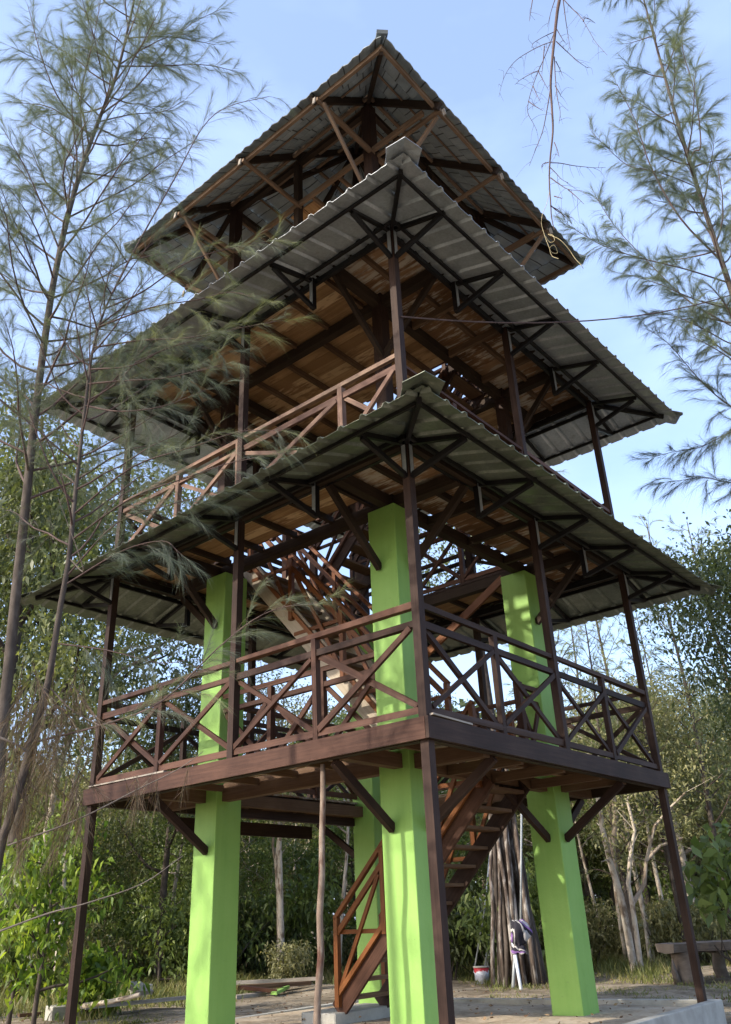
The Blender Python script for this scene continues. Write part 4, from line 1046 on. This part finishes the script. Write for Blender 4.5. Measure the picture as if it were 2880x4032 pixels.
# paint pail
def pail():
    p = np.array(W(*u_c(152, 1012), GZ)); root = empty('paint_pail', (p[0], p[1], GZ)); n = 24
    m, nn, b = nodes_mat('pail_print'); tco = nn.nodes.new('ShaderNodeTexCoord'); sp = nn.nodes.new('ShaderNodeSeparateXYZ'); L(nn, tco.outputs['Object'], sp.inputs[0])
    r = ramp(nn, [(0, (.40, .42, .47)), (.30, (.36, .38, .45)), (.5, (.55, .57, .62)), (.62, (.42, .03, .04)), (1, (.36, .02, .03))]); r.color_ramp.interpolation = 'CONSTANT'
    nz_ = noise(nn, 9, 3, tco.outputs['Object']); L(nn, math_(nn, 'ADD', math_(nn, 'MULTIPLY', sp.outputs[2], 2.4), math_(nn, 'MULTIPLY', math_(nn, 'SUBTRACT', nz_.outputs['Fac'], .5), .55)), r.inputs[0])
    L(nn, r.outputs[0], b.inputs['Base Color']); b.inputs['Roughness'].default_value = .4
    mm = MB(); mm.tube([(0, 0, 0), (0, 0, .36)], [.165, .19], n); o = mm.build('bucket', m, root, True)
    mm = MB(); mm.tube([(0, 0, .345), (0, 0, .375)], [.2, .2], n); mm.build('rim', M['concrete'], root, True)
    mm = MB(); mm.tube([(.2 * math.cos(t), .02 - .1 * math.sin(t), .34 - .15 * math.sin(t)) for t in np.linspace(0, PI, 12)], .005, 5); mm.build('handle', M['steel'], root)
    tag(root, 'worn red and white paint pail standing on the soil by the grey pipes', 'pail')
pail()
# bundled cloth
def cloth():
    p = np.array(H(*u_c(368, 730), 20.6)); rs = np.random.RandomState(8)
    m, n, b = nodes_mat('striped_cloth'); tco = n.nodes.new('ShaderNodeTexCoord')
    wv = n.nodes.new('ShaderNodeTexWave'); wv.inputs['Scale'].default_value = .8; wv.inputs['Distortion'].default_value = 9; wv.inputs['Detail'].default_value = 1; wv.bands_direction = 'DIAGONAL'
    L(n, tco.outputs['Object'], wv.inputs['Vector'])
    r = ramp(n, [(0, (.02, .018, .028)), (.30, (.44, .42, .41)), (.48, (.02, .018, .03)), (.68, (.20, .10, .30)), (.88, (.42, .40, .41))]); r.color_ramp.interpolation = 'CONSTANT'
    L(n, wv.outputs['Fac'], r.inputs[0]); L(n, r.outputs[0], b.inputs['Base Color']); b.inputs['Roughness'].default_value = .9
    nu, nv = 28, 22; V = []
    for j in range(nv):
        t = j / (nv - 1); rad_ = .26 * (math.sin(PI * min(1, t * 1.15 + .08)) ** .7 if t < .8 else .55 + .6 * (t - .8)) + .02
        for i in range(nu):
            a = 2 * PI * i / nu; rr = rad_ * (1 + .22 * math.sin(3 * a + t * 5) + .12 * math.sin(7 * a - t * 9)) + rs.randn() * .008
            V.append((rr * math.cos(a) + .05 * math.sin(t * 6), rr * .65 * math.sin(a), .38 - .8 * t + .03 * math.sin(5 * a)))
    F = [[j * nu + i, j * nu + (i + 1) % nu, (j + 1) * nu + (i + 1) % nu, (j + 1) * nu + i] for j in range(nv - 1) for i in range(nu)]
    mm = MB(); mm.v = V; mm.f = F; mm.uv = [(0, 0)] * (4 * len(F)); o = mm.build('hanging_cloth', m, None, True); o.location = p; o.scale = (.72, .72, .8)
    so = o.modifiers.new('thickness', 'SOLIDIFY'); so.thickness = .01
    tag(o, 'crumpled purple white and black cloth hung on the pole stack', 'cloth')
cloth()
# rustic log bench
def bench():
    A = np.array(W(*u_c(1372, 1005), GZ)); A[2] = GZ; ang = .10
    root = empty('log_bench', A, ang); root.scale = (1, 1, .77); rs = np.random.RandomState(4)
    m = MB(); n = 26; 
    for j in range(n + 1):
        t = j / n; x = -.42 + 4.4 * t; e = .05 * math.sin(t * 13) + rs.randn() * .012
        for (y, z) in ((-.42 + e, .99), (-.36 + e, .78), (0, .74), (.38 - e * .6, .79), (.43 - e * .6, 1.0)): m.v.append((x, y, z + rs.randn() * .005))
    for j in range(n):
        for i in range(5):
            a = j * 5 + i; b = j * 5 + (i + 1) % 5; m.f.append([a, a + 5, b + 5, b]); m.uv += [(j * .17, i * .2), (j * .17 + .17, i * .2), (j * .17 + .17, i * .2 + .2), (j * .17, i * .2 + .2)]
    for k, rv in ((0, 0), (n * 5, 1)):
        f = [k + i for i in range(5)]; m.f.append(f[::-1] if rv else f); m.uv += [(0, .1)] * 5
    m.build('seat', M['logwood'], root)
    for x, y, r in ((-.02, -.05, .30), (1.15, .55, .14), (2.9, .0, .3)):
        m = MB(); k = 5; m.tube([(x + .02 * math.sin(i * 2), y, -.1 + i * .9 / k) for i in range(k + 1)], [r * (1.1 - .03 * i + .03 * math.sin(i * 4)) for i in range(k + 1)], 12); m.build('leg', M['logwood'], root, True)
    m = MB(); m.tube([(-.36, -.2, -.05), (-.40, -.22, .25), (-.42, -.24, .62)], [.09, .06, .01], 6); m.build('splinter', M['logwood'], root, True)
    m = MB(); m.box((1.0, .45, .68), (1.35, .7, .735)); m.build('spacer', M['joist'], root)
    tag(root, 'rustic bench of a thick grey slab on log stumps at the right of the clearing', 'bench')
bench()

# ================================================================== forest behind
LAND = [(-300, 'far left of the tower'), (330, 'beside the left corner post'), (720, 'between left post and left column'), (960, 'behind the left column'),
        (1480, 'between the left and front columns'), (1800, 'behind the front column'), (2150, 'behind the stairs and pole stack'), (2400, 'behind the right column'), (2650, 'right of the right column'), (2800, 'beyond the right corner post'), (3500, 'behind the log bench')]
def where(p):
    q = RR @ (np.array(p) - CAM); x = 1440 + FPX * q[0] / q[2]
    s_ = LAND[0][1]
    for v, t in LAND:
        if x >= v: s_ = t
    return s_
protos = {
    'dark': [broadleaf(12, 31, M['leafdark'], M['bark'], .155, 20000), broadleaf(10, 32, M['leafdark'], M['palebark'], .15, 16000, lean=(.05, .02))],
    'olive': [broadleaf(12, 33, M['leafolive'], M['palebark'], .145, 19000, spread=.4, spr=.46), broadleaf(9, 34, M['leafolive'], M['bark'], .13, 9000, z0=.2)],
    'mid': [broadleaf(8, 35, M['leafmid'], M['palebark'], .18, 8000, z0=.2, spread=.5), broadleaf(6.5, 36, M['leafmid'], M['bark'], .2, 6500, z0=.12, spread=.55)],
    'thin': [broadleaf(10, 37, M['leafolive'], M['palebark'], .12, 3600, spread=.33, nl=8, z0=.45, r0=.11, spr=.3, blob=(.5, .9)), broadleaf(9, 38, M['leafmid'], M['palebark'], .13, 3000, spread=.36, nl=7, z0=.5, r0=.085, spr=.3, blob=(.5, .9), lean=(-.06, 0))],
}
LAB = {'dark': 'dark green broadleaf tree in the forest wall', 'olive': 'olive tinted broadleaf tree in the forest wall', 'mid': 'mid green bushy tree at the forest edge', 'thin': 'pale trunked thin crowned tree at the forest edge'}
used = set()
def plant(kind, x, d, s=1.0, zs=1.0, which=None):
    """x: direction as a column of the photo at the horizon; d: distance"""
    v = ray(x, 3600); p = CAM + v / math.hypot(v[0], v[1]) * d
    pr = protos[kind][plant.k % 2 if which is None else which]; plant.k += 1
    if id(pr) in used: o = copy_tree(pr)
    else: o = pr; used.add(id(pr))
    o.location = (p[0], p[1], GZ); o.rotation_euler = (0, 0, plant.rs.uniform(0, 6.28)); o.scale = (s, s, s * zs)
    tag(o, LAB[kind] + ', ' + where(p), 'tree', LAB[kind] + 's ' + where(p))
plant.k = 0; plant.rs = random.Random(6)
rr_ = random.Random(12)
for x in range(-240, 3300, 150):         # back row
    k = rr_.choice(['dark', 'dark', 'olive', 'olive']) if x < 1900 else rr_.choice(['olive', 'olive', 'olive', 'dark'])
    plant(k, x + rr_.uniform(-60, 60), rr_.uniform(38, 46), rr_.uniform(.8, 1.12) * (.78 if x < 1000 else .84 if x > 2150 else 1), 1.0)
for x in range(-200, 3300, 235):         # middle row
    k = rr_.choice(['dark', 'mid', 'thin']) if x < 2000 else rr_.choice(['olive', 'olive', 'olive', 'mid'])
    plant(k, x + rr_.uniform(-80, 80), rr_.uniform(31, 36), rr_.uniform(.68, .95) * (.76 if x < 1000 else .9))
for x in range(-200, 3300, 125):         # dense row behind
    k = rr_.choice(['dark', 'olive']) if x < 1900 else rr_.choice(['olive', 'olive', 'olive', 'dark'])
    plant(k, x + rr_.uniform(-50, 50), rr_.uniform(34, 39), rr_.uniform(.66, .84) * (.9 if x < 1000 else 1))
for x in range(-150, 3200, 260):         # edge of the clearing
    k = rr_.choice(['mid', 'thin', 'mid']) if x < 1900 else rr_.choice(['thin', 'mid', 'olive'])
    plant(k, x + rr_.uniform(-90, 90), rr_.uniform(27, 30), rr_.uniform(.55, .8))
plant('dark', 10, 25, 1.2, 1.12, 0); plant('dark', -110, 21, 1.1, 1.15, 0); plant('dark', 640, 27, .74, 1, 0); plant('dark', 3330, 21, .82, 1.1, 0)
plant('thin', 1110, 26, .95); plant('thin', 1330, 27, .95); plant('thin', 2540, 27.5, .85); plant('thin', 2440, 28, .9); plant('thin', 2620, 28.5, .8); plant('thin', 2360, 29, .8); plant('thin', 250, 25, .9)

def pale_forked(limbs, d, label, seed):
    rs = np.random.RandomState(seed); b = np.array(H(*limbs[0][0][0], d)); b[2] = GZ; root = empty('forest_tree', b); m = MB(); ends = []
    for pts, r in limbs:
        P = [np.array(H(x, y, d + .12 * i * (1 if len(pts) % 2 else -1))) - b for i, (x, y) in enumerate(pts)]
        if pts is limbs[0][0]: P[0][2] = -.1
        m.tube(P, [r * (1 - .6 * i / len(P)) for i in range(len(P))], 7, cap=False); ends += P[-2:]
        for q in P[2:]:
            e = unit(rs.randn(3) + (0, 0, .8)); m.tube([q, q + e * .4, q + e * .8 + rs.randn(3) * .15], [r * .25, r * .18, r * .08], 4, cap=False); ends.append(q + e * .8)
    m.build('trunk', M['palebark'], root, True)
    P, T = crown_points([(e[0], e[1], e[2] + .4, .55) for e in ends], 1500, rs, 14, .28); V, F = leaf_quads(P, rs.randn(len(P), 3), .12, rs, .3)
    np_mesh('crown', V, [F], M['leafolive'], root, np.repeat(T, 4)); tag(root, label, 'tree')
pale_forked([([(2472, 3650), (2445, 3530), (2405, 3400), (2372, 3260), (2350, 3110), (2360, 2980)], .105), ([(2432, 3490), (2412, 3360), (2425, 3220), (2412, 3080), (2430, 2950)], .10)], 25.5, 'leaning tree with forked pale trunk right of the right column', 91)
pale_forked([([(2497, 3650), (2490, 3560), (2474, 3480), (2482, 3380), (2500, 3270), (2470, 3150)], .075), ([(2492, 3560), (2538, 3480), (2545, 3390), (2600, 3330), (2690, 3300)], .065), ([(2545, 3390), (2580, 3250), (2640, 3180), (2700, 3120)], .045)], 25, 'small crooked white limbed tree beside the leaning pale trunk', 92)
pale_forked([([(1105, 3700), (1100, 3550), (1090, 3400), (1105, 3250), (1095, 3080), (1110, 2900)], .085), ([(1095, 3450), (1075, 3330), (1085, 3180), (1070, 3050)], .05)], 26.5, 'pale straight trunked tree seen between the left and front columns', 93)
pale_forked([([(130, 3640), (180, 3300), (240, 3000), (330, 2760), (420, 2600), (520, 2540)], .10), ([(280, 2850), (360, 2760), (470, 2640), (640, 2560)], .08), ([(420, 2600), (560, 2560), (680, 2520)], .05)], 25, 'leaning tree with grey branching limbs behind the left railing', 94)
# far casuarinas whose tops show above the wall
cas = [casuarina((0, 0, 0), 17, .14, 41, zmin=3, nb=46, blen=(1.6, 3.0), nl=.34, nw=.011, step=.035, per=2, sub=.16, tint=.78, name='far_casuarina'),
       casuarina((0, 0, 0), 15, .12, 42, zmin=2, nb=42, blen=(1.4, 2.6), nl=.34, nw=.011, step=.035, per=2, sub=.16, tint=.62, name='far_casuarina')]
spots = [(2330, 34, 1.2, 0), (2420, 38, 1.05, 1), (2560, 31, .85, 0), (2740, 33, .8, 1), (2680, 27, .7, 0), (2880, 28, .8, 0), (180, 40, 1.0, 1), (450, 40, .95, 0), (1000, 44, 1.0, 1), (2200, 42, 1.0, 1), (3080, 32, 1.0, 1), (2480, 26, .62, 0)]
for i, (x, d, s, k) in enumerate(spots):
    o = cas[k]
    if i >= 1 and not (k == 1 and i == 1): o = copy_tree(o)
    v = ray(x, 3600); p = CAM + v / math.hypot(v[0], v[1]) * d
    o.location = (p[0], p[1], GZ); o.scale = (s, s, s); o.rotation_euler = (0, 0, i * 1.7)
    tag(o, 'distant feathery casuarina with yellowish needles, ' + where(p), 'casuarina tree', 'distant casuarinas ' + where(p))

# unseen casuarinas added left of the view, towards the sun, to dapple the columns
for i, (x, y, s) in enumerate(((-9.6, -3.2, .82), (-12.5, -5.5, .95), (-11.2, -8.2, .8), (-15, -4.2, 1.0))):
    o = copy_tree(cas[1]); o.location = (x, y, GZ); o.scale = (s, s, s); o.rotation_euler = (0, 0, 2.1 * i)
    tag(o, 'unseen casuarina added on the sunny left of the tower to cast dapples', 'casuarina tree', 'unseen casuarinas added to dapple the tower')

# shrubs along the edge and the bright sapling at left
def shrub(h, seed, mat, leaf, n, name='shrub'):
    rs = np.random.RandomState(seed); root = empty(name); m = MB(); ends = []
    for k in range(9):
        az = rs.uniform(0, 6.28); d = np.array((math.cos(az) * .5, math.sin(az) * .5, 1.0)); p = [np.array((rs.randn() * .08, rs.randn() * .08, -.05))]
        for j in range(4): d = unit(d + rs.randn(3) * .2); p.append(p[-1] + d * h * rs.uniform(.6, 1) / 4)
        m.tube(p, [.025, .02, .015, .01, .005], 4, cap=False); ends += [p[-1], p[-2], p[2]]
    m.build('stems', M['bark'], root, True)
    P, T = crown_points([(e[0], e[1], e[2], h * .2) for e in ends], n, rs, 14, h * .09)
    keep = P[:, 2] > .02; P, T = P[keep], T[keep]
    V, F = leaf_quads(P, rs.randn(len(P), 3) + (0, 0, -.3), leaf, rs, .35, .42); np_mesh('foliage', V, [F], mat, root, np.repeat(T, 4)); return root
sp = [shrub(2.2, 51, M['leafmid'], .15, 2600), shrub(1.7, 52, M['leafdark'], .13, 2400), shrub(1.5, 53, M['leafolive'], .11, 2600)]
sl = ['mid green', 'dark green', 'olive']
rs_ = random.Random(31); first = [True] * 3
for i in range(46):
    x = -150 + i * 72 + rs_.uniform(-40, 40); d = rs_.uniform(24.5, 29) if not 250 < x < 900 else rs_.uniform(26, 30)
    if x > 2000: d += 3
    k = rs_.randrange(3) if x < 2000 else rs_.choice((2, 2, 0)); o = sp[k] if first[k] else copy_tree(sp[k]); first[k] = False
    v = ray(x, 3600); p = CAM + v / math.hypot(v[0], v[1]) * d; s = rs_.uniform(.7, 1.35)
    o.location = (p[0], p[1], GZ); o.scale = (s, s, s * rs_.uniform(.9, 1.3)); o.rotation_euler = (0, 0, rs_.uniform(0, 6))
    tag(o, sl[k] + ' leafy shrub in the undergrowth, ' + where(p), 'shrub', sl[k] + ' shrubs ' + where(p))
def sapling(x, d, h, seed, leaf, n, label, mat='leafbright', drop=.7, zmin=.1):
    rs = np.random.RandomState(seed); v = ray(x, 3600); p = CAM + v / math.hypot(v[0], v[1]) * d
    root = empty('sapling', (p[0], p[1], GZ)); m = MB(); ends = limb_tree(m, (0, 0, -.1), h * .85, .05, rs, (0, 0), 9, .34, .18, .1); m.build('trunk', M['bark'], root, True)
    P, T = crown_points([(e[0], e[1], e[2], h * .11) for e in ends], n, rs, 9, .16)
    keep = P[:, 2] > zmin; P, T = P[keep], T[keep]
    D = rs.randn(len(P), 3) * .75 + np.array((0, 0, -.55)); V, F = leaf_quads(P, D, leaf, rs, drop * .6, .46); np_mesh('crown', V, [F], M[mat], root, np.repeat(T, 4)); tag(root, label, 'sapling')
sapling(185, 17.5, 3.7, 61, .155, 1700, 'bright yellow green sapling with drooping leaves beside the left corner post')
sapling(90, 18.5, 3.2, 62, .2, 1300, 'darker green sapling at the left edge behind the bright one', 'leafmid')
sapling(370, 19.5, 1.3, 63, .2, 110, 'small fresh green seedling right of the left corner post')
sapling(2905, 15.5, 2.7, 64, .25, 330, 'broad leafed young tree at the right edge above the log bench', 'leafmid', .2, 1.35)
sapling(640, 25.5, 2.4, 65, .16, 900, 'low leafy dark sapling between left post and left column', 'leafmid', .4)

# grass tufts and leaf litter
def grass():
    rs = np.random.RandomState(71); n = 52000
    x = rs.uniform(-300, 3300, n); d = 18.5 + 13 * rs.rand(n) ** .8
    front = np.where(x < 900, 19.5, np.where(x < 2200, 24.0, 24.5)) + 2.2 * np.sin(x * .012) + rs.randn(n) * .8
    keep = d > front; x, d = x[keep], d[keep]; n = len(x)
    vx = (x - 1440) / FPX; dirs = (RR.T @ np.stack([vx, np.full(n, (2016 - 3600) / FPX), np.ones(n)])).T
    dirs = dirs[:, :2] / np.linalg.norm(dirs[:, :2], axis=1, keepdims=True)
    P = np.stack([CAM[0] + dirs[:, 0] * d, CAM[1] + dirs[:, 1] * d, np.full(n, GZ)], 1)
    h = rs.uniform(.06, .34, n) * np.clip((d - front[keep]) * .35 + .35, .3, 1.5)
    a = rs.uniform(0, 6.28, n); S = np.stack([np.cos(a), np.sin(a), 0 * a], 1) * .011
    le = np.stack([rs.randn(n) * .35, rs.randn(n) * .35, np.ones(n)], 1) * h[:, None]
    V = np.stack([P - S, P + S, P + le * .6 + S * .7, P + le * .6 - S * .7, P + le + le * np.array((.4, .4, -.1))], 1).reshape(-1, 3)
    n2 = 16000; x2 = np.where(rs.rand(n2) < .62, rs.uniform(1900, 3200, n2), rs.uniform(-200, 900, n2)); d2 = rs.uniform(15.5, 25, n2)
    d2 = np.where(x2 < 900, np.maximum(d2, 17.5), d2); pat = np.sin(x2 * .013 + d2 * 1.1) + np.sin(d2 * 2.3 - x2 * .005) + rs.randn(n2) * .6; k2 = pat > .1; x2, d2 = x2[k2], d2[k2]; n2 = len(x2)
    dr = (RR.T @ np.stack([(x2 - 1440) / FPX, np.full(n2, (2016 - 3600) / FPX), np.ones(n2)])).T; dr = dr[:, :2] / np.linalg.norm(dr[:, :2], axis=1, keepdims=True)
    P2 = np.stack([CAM[0] + dr[:, 0] * d2, CAM[1] + dr[:, 1] * d2, np.full(n2, GZ)], 1); h2 = rs.uniform(.03, .11, n2); a2 = rs.uniform(0, 6.28, n2)
    S2 = np.stack([np.cos(a2), np.sin(a2), 0 * a2], 1) * .010; l2 = np.stack([rs.randn(n2) * .6, rs.randn(n2) * .6, np.ones(n2)], 1) * h2[:, None]
    V = np.concatenate([V, np.stack([P2 - S2, P2 + S2, P2 + l2 * .6 + S2 * .7, P2 + l2 * .6 - S2 * .7, P2 + l2], 1).reshape(-1, 3)]); x = np.concatenate([x, x2]); d = np.concatenate([d, d2]); n = len(x)
    b = np.arange(n)[:, None] * 5; t = np.clip(.5 + .22 * np.sin(x * .02 + d) + rs.randn(n) * .2, 0, 1)
    o = np_mesh('grass', V, [b + np.array([[0, 1, 2, 3]]), b + np.array([[3, 2, 4]])], M['grass'], None, np.repeat(t, 5)); tag(o, 'rough green and straw grass along the forest edge', 'grass', kind='stuff')
    n = 9000
    P = np.stack([rs.uniform(-12, 14, n), rs.uniform(-4, 24, n), np.full(n, GZ + .012)], 1)
    u = np.array([(c45 * (p[0] + p[1]), c45 * (p[1] - p[0])) for p in P]); ins = (np.abs(u[:, 0]) < 2.9) & (np.abs(u[:, 1]) < 2.9)
    edge = (np.abs(u[:, 0]) < 3.15) & (np.abs(u[:, 1]) < 3.15) & ~ins
    P[ins, 2] = -.025; keep = ~edge & ~(ins & (rs.rand(n) < .25)); P = P[keep]
    D = np.stack([rs.randn(len(P)), rs.randn(len(P)), rs.randn(len(P)) * .25], 1); V, F = leaf_quads(P, D, .06, rs, 0, .38)
    V[:, 2] += np.abs(rs.randn(len(V))) * .006
    o = np_mesh('leaf_litter', V, [F], M['litter'], None, np.repeat(rs.rand(len(P)), 4)); tag(o, 'dry brown leaves scattered over the sand and soil', 'leaf litter', kind='stuff')
grass()
# far wood beyond the trees
def far_wood():
    rs = np.random.RandomState(81); n = 90000
    az = rs.uniform(-.75, .95, n); d = rs.uniform(50, 66, n); top = 10.5 + 2.5 * np.sin(az * 11) + 1.5 * np.sin(az * 31 + 1)
    z = GZ + top * rs.rand(n) ** .8
    P = np.stack([CAM[0] + np.sin(az) * d, CAM[1] + np.cos(az) * d, z], 1)
    V, F = leaf_quads(P, rs.randn(n, 3), .55, rs, .2, .6)
    o = np_mesh('far_wood', V, [F], M['leafdark'], None, np.repeat(np.clip(.35 + .2 * np.sin(az * 50) + rs.randn(n) * .15, 0, 1), 4)); tag(o, 'dense dark wood far behind the forest edge', 'wood', kind='stuff')
far_wood()
